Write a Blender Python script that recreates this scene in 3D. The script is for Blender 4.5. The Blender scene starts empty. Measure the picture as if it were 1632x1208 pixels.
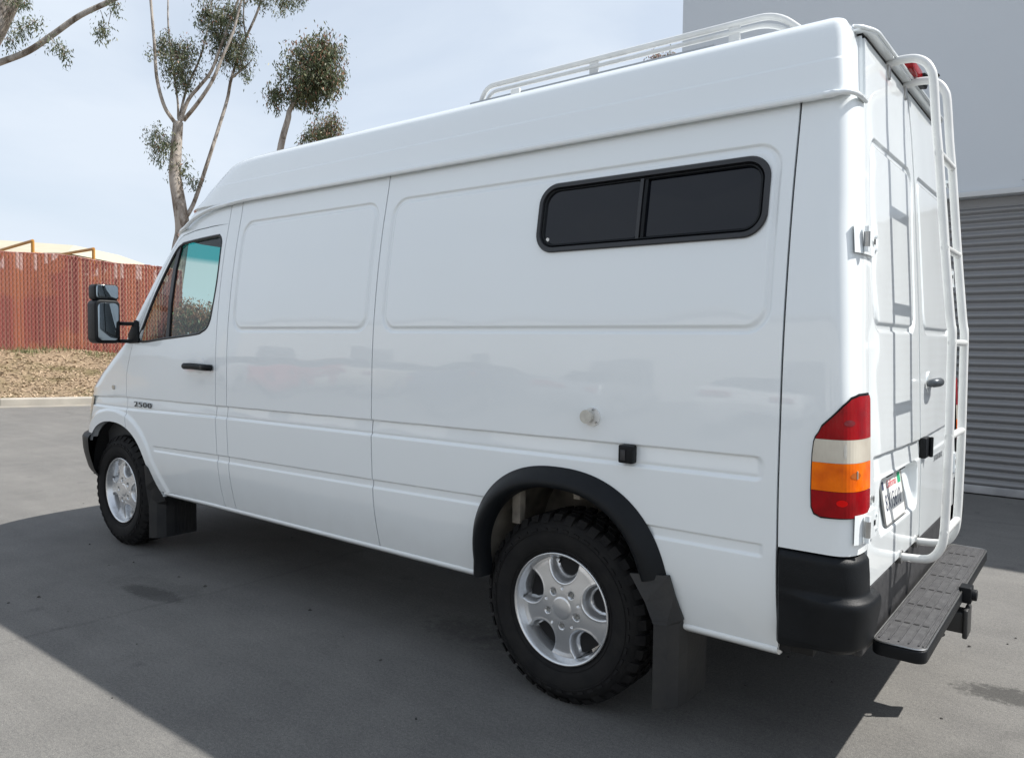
import bpy, math, random
import numpy as np
from mathutils import Vector, Matrix
random.seed(7); np.random.seed(7)
PI = math.pi
S = bpy.context.scene
COL = S.collection

# ------------------------------------------------------------------ camera
CL = Vector((5.1809, -2.4012, 1.3949))
RM = np.array([[0.7881518, 0.61537637, 0.01134318],
               [-0.03954302, 0.03223636, 0.99869774],
               [-0.61420932, 0.78757396, -0.04974099]])
RM[1] = np.cross(RM[0], RM[2]); RM[1] /= np.linalg.norm(RM[1])
cam = bpy.data.cameras.new('camera'); camo = bpy.data.objects.new('camera', cam); COL.objects.link(camo)
camo.matrix_world = Matrix([[RM[0][i], RM[1][i], -RM[2][i], CL[i]] for i in range(3)] + [[0, 0, 0, 1]])
cam.sensor_width = 36; cam.lens = 1220.4 / 1632 * 36; cam.clip_end = 2000; cam.clip_start = .05
S.camera = camo
# ------------------------------------------------------------------ sun and sky
SUN = Vector((.64, .49, 1.0)).normalized()
elev = math.asin(SUN.z); azim = math.atan2(SUN.x, SUN.y)
w = bpy.data.worlds.new('World'); S.world = w; w.use_nodes = True
nt = w.node_tree; nt.nodes.clear()
out = nt.nodes.new('ShaderNodeOutputWorld'); bg = nt.nodes.new('ShaderNodeBackground')
sky = nt.nodes.new('ShaderNodeTexSky'); sky.sky_type = 'NISHITA'; sky.sun_disc = False
sky.sun_elevation = elev; sky.sun_rotation = azim; sky.air_density = 1.0; sky.dust_density = 1.5; sky.ozone_density = 1.0
tc = nt.nodes.new('ShaderNodeTexCoord'); mp = nt.nodes.new('ShaderNodeMapping'); mp.inputs['Scale'].default_value = (1, 1, 2.6)
nz = nt.nodes.new('ShaderNodeTexNoise'); nz.inputs['Scale'].default_value = 2.1; nz.inputs['Detail'].default_value = 7; nz.inputs['Roughness'].default_value = .5
nz.inputs['Distortion'].default_value = .35
cr = nt.nodes.new('ShaderNodeValToRGB'); cr.color_ramp.elements[0].position = .38; cr.color_ramp.elements[0].color = (.74, .74, .74, 1)
cr.color_ramp.elements[1].position = .60; cr.color_ramp.elements[1].color = (1, 1, 1, 1)
mx = nt.nodes.new('ShaderNodeMix'); mx.data_type = 'RGBA'; mx.inputs[7].default_value = (5.15, 5.72, 6.45, 1)
nt.links.new(tc.outputs['Generated'], mp.inputs[0]); nt.links.new(mp.outputs[0], nz.inputs['Vector'])
nt.links.new(nz.outputs['Fac'], cr.inputs[0]); sxyz = nt.nodes.new('ShaderNodeSeparateXYZ'); nt.links.new(tc.outputs['Generated'], sxyz.inputs[0])
hi = nt.nodes.new('ShaderNodeMapRange'); hi.inputs[1].default_value = .45; hi.inputs[2].default_value = .95; hi.inputs[3].default_value = 1; hi.inputs[4].default_value = .62   # the cloud veil thins overhead
nt.links.new(sxyz.outputs['Z'], hi.inputs[0]); fm = nt.nodes.new('ShaderNodeMath'); fm.operation = 'MULTIPLY'
nt.links.new(cr.outputs[0], fm.inputs[0]); nt.links.new(hi.outputs[0], fm.inputs[1]); nt.links.new(fm.outputs[0], mx.inputs[0])
nt.links.new(sky.outputs[0], mx.inputs[6]); nt.links.new(mx.outputs[2], bg.inputs[0])
bg.inputs[1].default_value = .085
nt.links.new(bg.outputs[0], out.inputs[0])
sl = bpy.data.lights.new('sun', 'SUN'); sl.energy = 4.05; sl.angle = math.radians(.55); sl.color = (1, .965, .91)
so = bpy.data.objects.new('sun', sl); COL.objects.link(so); so.rotation_euler = SUN.to_track_quat('Z', 'Y').to_euler()
so.location = (20, 20, 30)
S.view_settings.view_transform = 'Standard'; S.view_settings.look = 'None'
S.view_settings.exposure = .84; S.view_settings.gamma = 1; S.view_settings.use_curve_mapping = False

# ------------------------------------------------------------------ materials
def nodes(name):
    m = bpy.data.materials.new(name); m.use_nodes = True
    return m, m.node_tree, m.node_tree.nodes['Principled BSDF']
def mat(name, col, rough=.5, metal=0, coat=0, var=0, vscale=8, bump=0, bscale=60, col2=None, spec=.5):
    m, t, b = nodes(name)
    b.inputs['Base Color'].default_value = (*col, 1); b.inputs['Roughness'].default_value = rough
    b.inputs['Metallic'].default_value = metal; b.inputs['Coat Weight'].default_value = coat; b.inputs['Coat Roughness'].default_value = .02
    b.inputs['Specular IOR Level'].default_value = spec
    if var or col2:
        tc = t.nodes.new('ShaderNodeTexCoord'); n = t.nodes.new('ShaderNodeTexNoise'); n.inputs['Scale'].default_value = vscale; n.inputs['Detail'].default_value = 5
        t.links.new(tc.outputs['Object'], n.inputs['Vector'])
        r = t.nodes.new('ShaderNodeValToRGB'); r.color_ramp.elements[0].position = .3; r.color_ramp.elements[1].position = .7
        c2 = col2 or tuple(c * (1 - var) for c in col)
        r.color_ramp.elements[0].color = (*c2, 1); r.color_ramp.elements[1].color = (*col, 1)
        t.links.new(n.outputs['Fac'], r.inputs[0]); t.links.new(r.outputs[0], b.inputs['Base Color'])
    if bump:
        tc = t.nodes.new('ShaderNodeTexCoord'); n = t.nodes.new('ShaderNodeTexNoise'); n.inputs['Scale'].default_value = bscale; n.inputs['Detail'].default_value = 4
        t.links.new(tc.outputs['Object'], n.inputs['Vector'])
        bp = t.nodes.new('ShaderNodeBump'); bp.inputs['Strength'].default_value = bump; bp.inputs['Distance'].default_value = .004
        t.links.new(n.outputs['Fac'], bp.inputs['Height']); t.links.new(bp.outputs[0], b.inputs['Normal'])
    return m
def glass(name, tint, dark=0.0, band=False):
    m = bpy.data.materials.new(name); m.use_nodes = True; t = m.node_tree; t.nodes.clear()
    o = t.nodes.new('ShaderNodeOutputMaterial'); tr = t.nodes.new('ShaderNodeBsdfTransparent'); tr.inputs[0].default_value = (*tint, 1)
    g = t.nodes.new('ShaderNodeBsdfGlossy'); g.inputs['Roughness'].default_value = .01
    f = t.nodes.new('ShaderNodeFresnel'); f.inputs[0].default_value = 1.5
    mm = t.nodes.new('ShaderNodeMixShader')
    t.links.new(f.outputs[0], mm.inputs[0]); t.links.new(tr.outputs[0], mm.inputs[1]); t.links.new(g.outputs[0], mm.inputs[2])
    t.links.new(mm.outputs[0], o.inputs[0])
    if band:
        tc = t.nodes.new('ShaderNodeTexCoord'); sx = t.nodes.new('ShaderNodeSeparateXYZ'); t.links.new(tc.outputs['Object'], sx.inputs[0])
        r = t.nodes.new('ShaderNodeMapRange'); r.inputs[1].default_value = 1.885; r.inputs[2].default_value = 1.92; t.links.new(sx.outputs['Z'], r.inputs[0])
        c = t.nodes.new('ShaderNodeMix'); c.data_type = 'RGBA'; c.inputs[6].default_value = (*tint, 1); c.inputs[7].default_value = (.03, .42, .42, 1)
        t.links.new(r.outputs[0], c.inputs[0]); t.links.new(c.outputs[2], tr.inputs[0])
    return m

def paint():
    m, t, b = nodes('white_vehicle_paint')
    b.inputs['Roughness'].default_value = .28; b.inputs['Coat Weight'].default_value = 1; b.inputs['Coat Roughness'].default_value = .025
    tc = t.nodes.new('ShaderNodeTexCoord'); n = t.nodes.new('ShaderNodeTexNoise'); n.inputs['Scale'].default_value = 1.3; n.inputs['Detail'].default_value = 6
    t.links.new(tc.outputs['Object'], n.inputs['Vector'])
    r = t.nodes.new('ShaderNodeValToRGB'); r.color_ramp.elements[0].color = (.78, .822, .838, 1); r.color_ramp.elements[1].color = (.812, .85, .865, 1)
    t.links.new(n.outputs['Fac'], r.inputs[0])
    # road grime that clings to the lowest part of the panels
    sx = t.nodes.new('ShaderNodeSeparateXYZ'); t.links.new(tc.outputs['Object'], sx.inputs[0])
    n2 = t.nodes.new('ShaderNodeTexNoise'); n2.inputs['Scale'].default_value = 9; n2.inputs['Detail'].default_value = 8; t.links.new(tc.outputs['Object'], n2.inputs['Vector'])
    mr = t.nodes.new('ShaderNodeMapRange'); mr.inputs[1].default_value = .72; mr.inputs[2].default_value = .40; mr.inputs[3].default_value = 0; mr.inputs[4].default_value = .30
    t.links.new(sx.outputs['Z'], mr.inputs[0]); mu = t.nodes.new('ShaderNodeMath'); mu.operation = 'MULTIPLY'; t.links.new(mr.outputs[0], mu.inputs[0]); t.links.new(n2.outputs['Fac'], mu.inputs[1])
    mx = t.nodes.new('ShaderNodeMix'); mx.data_type = 'RGBA'; mx.inputs[7].default_value = (.46, .44, .40, 1)
    t.links.new(mu.outputs[0], mx.inputs[0]); t.links.new(r.outputs[0], mx.inputs[6]); t.links.new(mx.outputs[2], b.inputs['Base Color'])
    # very faint waviness of large sheet panels
    n3 = t.nodes.new('ShaderNodeTexNoise'); n3.inputs['Scale'].default_value = 2.4; n3.inputs['Detail'].default_value = 1; t.links.new(tc.outputs['Object'], n3.inputs['Vector'])
    bp = t.nodes.new('ShaderNodeBump'); bp.inputs['Strength'].default_value = .45; bp.inputs['Distance'].default_value = .014
    t.links.new(n3.outputs['Fac'], bp.inputs['Height']); t.links.new(bp.outputs[0], b.inputs['Normal']); t.links.new(bp.outputs[0], b.inputs['Coat Normal'])
    return m
M = {}
M['paint'] = paint()
M['gap'] = mat('dark_gap', (.008, .008, .009), .8)
M['trim'] = mat('black_plastic_trim', (.006, .0075, .0095), .46, var=.25, vscale=20, bump=.25, bscale=400, spec=.22)
M['trim_worn'] = mat('worn_black_plastic', (.045, .045, .047), .5, col2=(.02, .02, .022), vscale=30, bump=.3, bscale=300)
M['rubber'] = mat('tyre_rubber', (.011, .011, .012), .75, col2=(.019, .0185, .018), vscale=14, bump=.3, bscale=150, spec=.18)
M['flap'] = mat('mud_flap_rubber', (.011, .012, .014), .6, col2=(.028, .027, .025), vscale=7, bump=.4, bscale=60)
M['alloy'] = mat('silver_wheel_paint', (.72, .73, .74), .27, metal=.78, coat=.5, var=.08, vscale=40)
M['chrome'] = mat('polished_steel', (.65, .66, .67), .15, metal=1)
M['steel'] = mat('brushed_steel', (.48, .48, .47), .34, metal=1, var=.2, vscale=30)
M['dark_metal'] = mat('dark_metal', (.05, .05, .05), .5, metal=.6)
M['rail_paint'] = mat('off_white_tube_paint', (.71, .72, .71), .3, coat=.4, var=.12, vscale=12)
M['frame_black'] = mat('black_window_frame', (.018, .019, .022), .35)
M['dark_glass'] = mat('privacy_glass', (.003, .004, .008), .03, spec=.38)
M['door_glass'] = glass('side_window_glass', (.80, .86, .84))
M['windshield'] = glass('windshield_glass', (.70, .86, .80), band=True)
M['red'] = mat('red_lens', (.34, .0, .004), .18, coat=.12, var=.45, vscale=14, spec=.2)
M['amber'] = mat('amber_lens', (.95, .20, .0), .18, coat=.12, col2=(.62, .09, .0), vscale=14, spec=.2)
M['clear'] = mat('frosted_clear_lens', (.60, .56, .47), .2, coat=.3, col2=(.46, .41, .34), vscale=10)
M['bulb'] = mat('bulb_reflector', (.9, .75, .5), .1, metal=1)
M['interior'] = mat('cab_plastic', (.05, .053, .056), .7)
M['seat'] = mat('seat_fabric', (.045, .047, .05), .9, bump=.3, bscale=200)
M['liner'] = mat('dirty_wheel_arch_metal', (.34, .31, .26), .8, col2=(.10, .09, .08), vscale=9, bump=.5, bscale=30)
M['under'] = mat('underbody', (.02, .02, .02), .8)
M['mirror'] = mat('mirror_glass', (.40, .46, .50), .03, metal=1)
M['plate'] = mat('plate_white', (.72, .72, .70), .35)
M['ink'] = mat('plate_ink', (.03, .04, .09), .5)
M['script_red'] = mat('plate_red_script', (.55, .08, .10), .5)
M['sticker_green'] = mat('green_sticker', (.02, .35, .16), .5)
M['badge'] = mat('grey_badge', (.09, .10, .11), .3, metal=.5)
M['letter_grey'] = mat('grey_letter', (.30, .31, .32), .35, metal=.4)
M['cap'] = mat('off_white_cap', (.58, .56, .50), .4, var=.2, vscale=60)
M['tread'] = mat('step_tread_plastic', (.04, .04, .043), .48, col2=(.085, .085, .088), vscale=35, bump=.6, bscale=350)
M['panel_grey'] = mat('grey_roof_strip', (.30, .32, .34), .4)
# ------------------------------------------------------------------ helpers
def link(name, me, parent=None, m=None, smooth=False):
    if m: me.materials.clear(); me.materials.append(m)
    if smooth: me.polygons.foreach_set('use_smooth', [True] * len(me.polygons))
    me.update()
    o = bpy.data.objects.new(name, me); COL.objects.link(o)
    if parent: o.parent = parent
    return o
def pydata(name, v, f, parent=None, m=None, smooth=False):
    me = bpy.data.meshes.new(name); me.from_pydata([tuple(map(float, p)) for p in v], [], [tuple(map(int, q)) for q in f])
    return link(name, me, parent, m, smooth)
def tag(o, label=None, cat=None, group=None, kind=None):
    if label: o['label'] = label
    if cat: o['category'] = cat
    if group: o['group'] = group
    if kind: o['kind'] = kind
    return o
def empty(name, loc=(0, 0, 0)):
    o = bpy.data.objects.new(name, None); COL.objects.link(o); o.location = loc; o.empty_display_size = .2
    return o
class MB:
    def __init__(s): s.v = []; s.f = []
    def add(s, v, f):
        n = len(s.v); s.v += [tuple(map(float, p)) for p in v]; s.f += [tuple(int(i) + n for i in q) for q in f]; return s
    def box(s, x0, x1, y0, y1, z0, z1, M=None):
        v = [(x, y, z) for x in (x0, x1) for y in (y0, y1) for z in (z0, z1)]
        if M is not None: v = [M @ Vector(p) for p in v]
        return s.add(v, [(0, 1, 3, 2), (4, 6, 7, 5), (0, 4, 5, 1), (2, 3, 7, 6), (0, 2, 6, 4), (1, 5, 7, 3)])
    def tube(s, pts, r, n=10, caps=True, closed=False, flat=None):
        pts = [Vector(p) for p in pts]; N = len(pts)
        rr = r if isinstance(r, (list, tuple)) else [r] * N
        T = []
        for i in range(N):
            a = pts[(i - 1) % N] if (closed or i > 0) else pts[0]; b = pts[(i + 1) % N] if (closed or i < N - 1) else pts[-1]
            T.append((b - a).normalized())
        u = T[0].cross(Vector((0, 0, 1)))
        if u.length < .05: u = T[0].cross(Vector((1, 0, 0)))
        u.normalize(); base = len(s.v); v = []
        for i in range(N):
            u = (u - T[i] * u.dot(T[i])).normalized(); q = T[i].cross(u)
            for k in range(n):
                a = 2 * PI * k / n; v.append(pts[i] + (u * math.cos(a) + q * math.sin(a)) * rr[i])
        f = []
        for i in range(N if closed else N - 1):
            for k in range(n):
                a, b = i * n + k, i * n + (k + 1) % n; c, d = ((i + 1) % N) * n + (k + 1) % n, ((i + 1) % N) * n + k
                f.append((a, b, c, d))
        if caps and not closed: f += [tuple(range(n - 1, -1, -1)), tuple(range((N - 1) * n, N * n))]
        return s.add(v, f)
    def prism(s, poly, axis, a, b):
        # poly in the two other axes, extruded from a to b along axis
        n = len(poly)
        def P(p, h): return {'x': (h, p[0], p[1]), 'y': (p[0], h, p[1]), 'z': (p[0], p[1], h)}[axis]
        v = [P(p, a) for p in poly] + [P(p, b) for p in poly]
        f = [tuple(range(n)), tuple(range(2 * n - 1, n - 1, -1))] + [(i, i + n, (i + 1) % n + n, (i + 1) % n) for i in range(n)]
        return s.add(v, f)
    def build(s, name, m, parent=None, smooth=False, bevel=0):
        import bmesh
        me = bpy.data.meshes.new(name); me.from_pydata(s.v, [], s.f)
        bm = bmesh.new(); bm.from_mesh(me); bmesh.ops.recalc_face_normals(bm, faces=bm.faces)
        if bevel:
            es = [e for e in bm.edges if len(e.link_faces) == 2 and e.calc_face_angle(0) > .6]
            bmesh.ops.bevel(bm, geom=es, offset=bevel, segments=3, profile=.5, affect='EDGES')
            smooth = True
        bm.to_mesh(me); bm.free()
        o = link(name, me, parent, m, smooth)
        if bevel:
            for p in me.polygons: p.use_smooth = True
            try: me.set_sharp_from_angle(angle=math.radians(50))
            except Exception: pass
        elif smooth:
            try: me.set_sharp_from_angle(angle=math.radians(45))
            except Exception: pass
        return o
def smoothpath(pts, k=6, closed=False):
    P = [Vector(p) for p in pts]; n = len(P); o = []
    R = range(n if closed else n - 1)
    for i in R:
        p0 = P[(i - 1) % n] if closed or i > 0 else P[0] * 2 - P[1]; p1 = P[i]; p2 = P[(i + 1) % n]; p3 = P[(i + 2) % n] if closed or i < n - 2 else P[-1] * 2 - P[-2]
        for j in range(k):
            t = j / k; o.append(.5 * ((2 * p1) + (p2 - p0) * t + (2 * p0 - 5 * p1 + 4 * p2 - p3) * t * t + (3 * p1 - p0 - 3 * p2 + p3) * t ** 3))
    if not closed: o.append(P[-1])
    return o
def roundpath(pts, r, k=6):
    # polyline with its corners rounded
    P = [Vector(p) for p in pts]; o = [P[0]]
    for i in range(1, len(P) - 1):
        a, b, c = P[i - 1], P[i], P[i + 1]; d1 = (a - b); d2 = (c - b); q = min(r, d1.length * .49, d2.length * .49)
        s = b + d1.normalized() * q; e = b + d2.normalized() * q
        for j in range(k + 1):
            t = j / k; o.append(s * (1 - t) ** 2 + b * 2 * t * (1 - t) + e * t * t)
    o.append(P[-1]); return o
def rrect(x0, x1, z0, z1, r, k=8):
    o = []
    for cx, cz, a0 in ((x1 - r, z1 - r, 0), (x0 + r, z1 - r, PI / 2), (x0 + r, z0 + r, PI), (x1 - r, z0 + r, 1.5 * PI)):
        for j in range(k + 1):
            a = a0 + PI / 2 * j / k; o.append((cx + r * math.cos(a), cz + r * math.sin(a)))
    return o
def ss(a, b, x): t = np.clip((x - a) / (b - a), 0, 1); return t * t * (3 - 2 * t)
def sdrr(x, z, x0, x1, z0, z1, r):
    qx = np.abs(x - (x0 + x1) / 2) - (x1 - x0) / 2 + r; qz = np.abs(z - (z0 + z1) / 2) - (z1 - z0) / 2 + r
    return -(np.hypot(np.maximum(qx, 0), np.maximum(qz, 0)) + np.minimum(np.maximum(qx, qz), 0) - r)  # positive inside
def inpoly(poly, X, Y):
    p = np.array(poly); ins = np.zeros(X.shape, bool); n = len(p); j = n - 1
    for i in range(n):
        xi, yi = p[i]; xj, yj = p[j]
        c = ((yi > Y) != (yj > Y)) & (X < (xj - xi) * (Y - yi) / (yj - yi + 1e-12) + xi); ins ^= c; j = i
    return ins
def nearest(poly, x, y):
    p = np.array(poly, float); a = p; b = np.roll(p, -1, 0); d = b - a; q = np.stack([x, y], -1)[:, None, :]
    t = np.clip(((q - a) * d).sum(-1) / ((d * d).sum(-1) + 1e-15), 0, 1); c = a + t[..., None] * d
    i = ((c - q) ** 2).sum(-1).argmin(1); return c[np.arange(len(i)), i]
def sheet(name, F, us, vs, m, parent, holes=(), keep=None, flange=None, flip=False):
    """surface F(U,V) on a grid; cells inside a hole (or outside keep) go, the rim is snapped to the outline"""
    us = np.array(sorted(set(np.round(us, 5)))); vs = np.array(sorted(set(np.round(vs, 5))))
    U, V = np.meshgrid(us, vs, indexing='ij'); cu = (U[:-1, :-1] + U[1:, 1:]) / 2; cv = (V[:-1, :-1] + V[1:, 1:]) / 2
    live = np.ones(cu.shape, bool); outl = []
    for h in holes: live &= ~inpoly(h, cu, cv); outl.append(h)
    if keep is not None: live &= inpoly(keep, cu, cv); outl.append(keep)
    U = U.copy(); V = V.copy()
    if outl:
        k = np.zeros(U.shape, bool); r = np.zeros(U.shape, bool)
        for a in (0, 1):
            for b in (0, 1):
                sa = slice(a, a + live.shape[0]); sb = slice(b, b + live.shape[1]); k[sa, sb] |= live; r[sa, sb] |= ~live
        e = np.argwhere(k & r)
        if len(e):
            x = U[e[:, 0], e[:, 1]]; y = V[e[:, 0], e[:, 1]]
            cand = np.stack([nearest(o, x, y) for o in outl]); dd = ((cand - np.stack([x, y], -1)) ** 2).sum(-1)
            w_ = dd.argmin(0); c = cand[w_, np.arange(len(x))]; U[e[:, 0], e[:, 1]] = c[:, 0]; V[e[:, 0], e[:, 1]] = c[:, 1]
    P = F(U, V).reshape(-1, 3); idx = np.arange(U.size).reshape(U.shape)
    q = np.stack([idx[:-1, :-1], idx[1:, :-1], idx[1:, 1:], idx[:-1, 1:]], -1)[live]
    if flip: q = q[:, ::-1]
    us_, inv = np.unique(q, return_inverse=True); P = P[us_]; q = inv.reshape(-1, 4)
    v = [tuple(p) for p in P.tolist()]; f = [tuple(r) for r in q.tolist()]
    if flange is not None:
        cnt = {}
        for r in f:
            for i in range(4):
                a, b = r[i], r[(i + 1) % 4]; key = (min(a, b), max(a, b))
                cnt[key] = None if key in cnt else (a, b)
        fl = Vector(flange); mp_ = {}
        for e in [c for c in cnt.values() if c]:
            for i in e:
                if i not in mp_:
                    mp_[i] = (len(v), len(v) + 1); v.append(v[i]); v.append(tuple(Vector(v[i]) + fl))
            a, b = e; f.append((b_ := mp_[b][0], mp_[a][0], mp_[a][1], mp_[b][1]))
    me = bpy.data.meshes.new(name); me.from_pydata(v, [], f)
    return link(name, me, parent, m, True)
def fine(a, b, step, bands=()):
    o = list(np.arange(a, b, step)) + [b]
    for s, e, st in bands:
        s = max(a, s); e = min(b, e)
        if e > s: o = [x for x in o if x < s - 1e-6 or x > e + 1e-6] + list(np.arange(s, e, st)) + [e]
    return sorted(set(o))
def text(name, s, size, m, parent, mtx, extrude=.001, shear=0, space=1.0, xs=1.0):
    c = bpy.data.curves.new(name, 'FONT'); c.body = s; c.size = size; c.extrude = extrude; c.align_x = 'CENTER'; c.align_y = 'CENTER'; c.shear = shear; c.space_character = space
    o = bpy.data.objects.new(name + '_tmp', c); COL.objects.link(o); bpy.context.view_layer.update()
    me = bpy.data.meshes.new_from_object(o.evaluated_get(bpy.context.evaluated_depsgraph_get())); bpy.data.objects.remove(o)
    me.transform(mtx @ Matrix.Diagonal((xs, 1, 1, 1))); me.name = name
    return link(name, me, parent, m)
def at(px, py, d):
    x = (px - 816) / 1220.4; y = -(py - 604) / 1220.4
    v = RM[0] * x + RM[1] * y + RM[2]
    return Vector((CL[0] + v[0] * d, CL[1] + v[1] * d, CL[2] + v[2] * d))

# ================================================================== SETTING
def ground_mat():
    m, t, b = nodes('asphalt'); N = t.nodes.new; L = t.links.new
    tc = N('ShaderNodeTexCoord')
    def noise(s, d=6, r=.55, dist=0, scale=None):
        n = N('ShaderNodeTexNoise'); n.inputs['Scale'].default_value = s; n.inputs['Detail'].default_value = d; n.inputs['Roughness'].default_value = r; n.inputs['Distortion'].default_value = dist
        if scale:
            mp = N('ShaderNodeMapping'); mp.inputs['Scale'].default_value = scale; L(tc.outputs['Object'], mp.inputs[0]); L(mp.outputs[0], n.inputs['Vector'])
        else: L(tc.outputs['Object'], n.inputs['Vector'])
        return n.outputs['Fac']
    def ramp(f, a, ca, b_, cb):
        r = N('ShaderNodeValToRGB'); r.color_ramp.elements[0].position = a; r.color_ramp.elements[0].color = (*ca, 1); r.color_ramp.elements[1].position = b_; r.color_ramp.elements[1].color = (*cb, 1); L(f, r.inputs[0]); return r.outputs[0]
    def mul(a, c):
        x = N('ShaderNodeMix'); x.data_type = 'RGBA'; x.blend_type = 'MULTIPLY'; x.inputs[0].default_value = 1; L(a, x.inputs[6]); L(c, x.inputs[7]); return x.outputs[2]
    c = ramp(noise(.7, 5, .6), .3, (.140, .137, .132), .7, (.180, .175, .166))
    c = mul(c, ramp(noise(3.2, 7, .65, .4), .28, (.86, .86, .87), .62, (1.03, 1.03, 1.03)))
    c = mul(c, ramp(noise(1.1, 5, .6, .2, (.5, 6, 1)), .25, (.88, .88, .88), .7, (1.04, 1.04, 1.04)))       # sweeping and tyre streaks along the drive
    c = mul(c, ramp(noise(260, 3, .8), .30, (.42, .42, .43), .68, (1.38, 1.37, 1.33)))                    # stone grain
    c = mul(c, ramp(noise(90, 2, .6), .66, (1, 1, 1), .74, (.55, .55, .55)))
    c = mul(c, ramp(noise(75, 3, .8), .34, (.80, .80, .81), .66, (1.18, 1.18, 1.17)))
    c = mul(c, ramp(noise(140, 1, .5), .70, (1, 1, 1), .76, (1.6, 1.58, 1.5)))
    c = mul(c, ramp(noise(4.3, 2, .4, .3), .70, (1, 1, 1), .78, (.72, .72, .74)))                            # oil stains
    def blot(cx, cy, rx, ry, rot, f, a, lo):
        mp = N('ShaderNodeMapping'); mp.vector_type = 'TEXTURE'; mp.inputs['Location'].default_value = (cx, cy, 0); mp.inputs['Rotation'].default_value = (0, 0, rot); mp.inputs['Scale'].default_value = (rx, ry, 1); L(tc.outputs['Object'], mp.inputs[0])
        ln = N('ShaderNodeVectorMath'); ln.operation = 'LENGTH'; L(mp.outputs[0], ln.inputs[0])
        mr = N('ShaderNodeMapRange'); mr.inputs[1].default_value = 1; mr.inputs[2].default_value = .2; L(ln.outputs['Value'], mr.inputs[0])
        n_ = noise(f, 6, .7); m1 = N('ShaderNodeMath'); m1.operation = 'MULTIPLY'; L(mr.outputs[0], m1.inputs[0]); L(n_, m1.inputs[1])
        return ramp(m1.outputs[0], a, (1, 1, 1), a + .14, (lo, lo, lo))
    c = mul(c, blot(1.12, -.36, .42, .12, .1, 38, .20, .55))       # old oil stain
    c = mul(c, blot(1.0, -.3, .8, .3, .2, 7, .30, .85))
    c = mul(c, blot(4.95, 1.2, .42, .17, .2, 34, .24, .40))        # rough worn patch by the step
    c = mul(c, blot(2.9, .35, .9, .35, .1, 16, .34, .72))
    c = mul(c, ramp(noise(22, 6, .7, .3, (1, 5, 1)), .35, (.93, .93, .94), .65, (1.05, 1.05, 1.04)))
    # cracks
    v = N('ShaderNodeTexVoronoi'); v.feature = 'DISTANCE_TO_EDGE'; v.inputs['Scale'].default_value = .19
    dn = N('ShaderNodeTexNoise'); dn.inputs['Scale'].default_value = 1.7; dn.inputs['Detail'].default_value = 8; L(tc.outputs['Object'], dn.inputs['Vector'])
    vm = N('ShaderNodeMix'); vm.data_type = 'VECTOR'; vm.inputs[0].default_value = .22; L(tc.outputs['Object'], vm.inputs[4]); L(dn.outputs['Color'], vm.inputs[5]); L(vm.outputs[1], v.inputs['Vector'])
    crk = ramp(v.outputs['Distance'], .0003, (.86, .86, .86), .0012, (1, 1, 1))
    c = mul(c, crk)
    L(c, b.inputs['Base Color']); b.inputs['Roughness'].default_value = .86
    bp = N('ShaderNodeBump'); bp.inputs['Strength'].default_value = .55; bp.inputs['Distance'].default_value = .006; L(noise(210, 4, .7), bp.inputs['Height'])
    bp2 = N('ShaderNodeBump'); bp2.inputs['Strength'].default_value = .5; bp2.inputs['Distance'].default_value = .01; L(crk, bp2.inputs['Height']); L(bp.outputs[0], bp2.inputs['Normal'])
    L(bp2.outputs[0], b.inputs['Normal'])
    return m
M['asphalt'] = ground_mat()
g = pydata('ground', [(-600, -600, 0), (600, -600, 0), (600, 600, 0), (-600, 600, 0)], [(0, 1, 2, 3)], None, M['asphalt']); tag(g, kind='structure')

# kerb and mulch bank -------------------------------------------------
K0 = Vector((-11.85, 3.2, 0)); kd = Vector((.475, .88, 0)).normalized(); kn = Vector((-kd.y, kd.x, 0))
M['concrete'] = mat('kerb_concrete', (.42, .39, .34), .85, col2=(.30, .28, .245), vscale=3, bump=.5, bscale=40)
kerb = empty('kerb', K0); tag(kerb, kind='structure')
Kr = Matrix(((kd.x, kn.x, 0, 0), (kd.y, kn.y, 0, 0), (0, 0, 1, 0), (0, 0, 0, 1)))
for i in range(-5, 9):
    mb = MB(); mb.prism([(0, 0), (.015, .13), (.03, .15), (.17, .155), (.17, -.1), (0, -.1)], 'x', i * 3.0 + .006, i * 3.0 + 2.994)
    mb.v = [tuple(Kr @ Vector(p)) for p in mb.v]; o = mb.build('kerb_stone', M['concrete'], kerb)
mb = MB(); mb.prism([(-.36, .004), (-.36, 0), (0, 0), (0, .012)], 'x', -18, 27); mb.v = [tuple(Kr @ Vector(p)) for p in mb.v]; mb.build('gutter_strip', mat('dusty_gutter', (.30, .27, .22), .9, col2=(.20, .19, .17), vscale=2.5), kerb)
FD = Vector((.14, .99, 0)).normalized(); F0 = Vector((-16.0, 4.6, 0))
def bankz(x, y):
    px = x - K0.x; py = y - K0.y; d = px * kn.x + py * kn.y - .17; l = px * kd.x + py * kd.y
    return .148 + (.86 - .03 * l) * ss(0, 4.2, d) + .035 * np.sin(1.7 * x + .6 * y) * ss(0, 1, d) + .03 * np.sin(2.9 * y - x) * ss(0, 1, d)
def Fbank(U, V):
    x = K0.x + kd.x * U + kn.x * (V + .17); y = K0.y + kd.y * U + kn.y * (V + .17); return np.stack([x, y, bankz(x, y)], -1)
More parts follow.
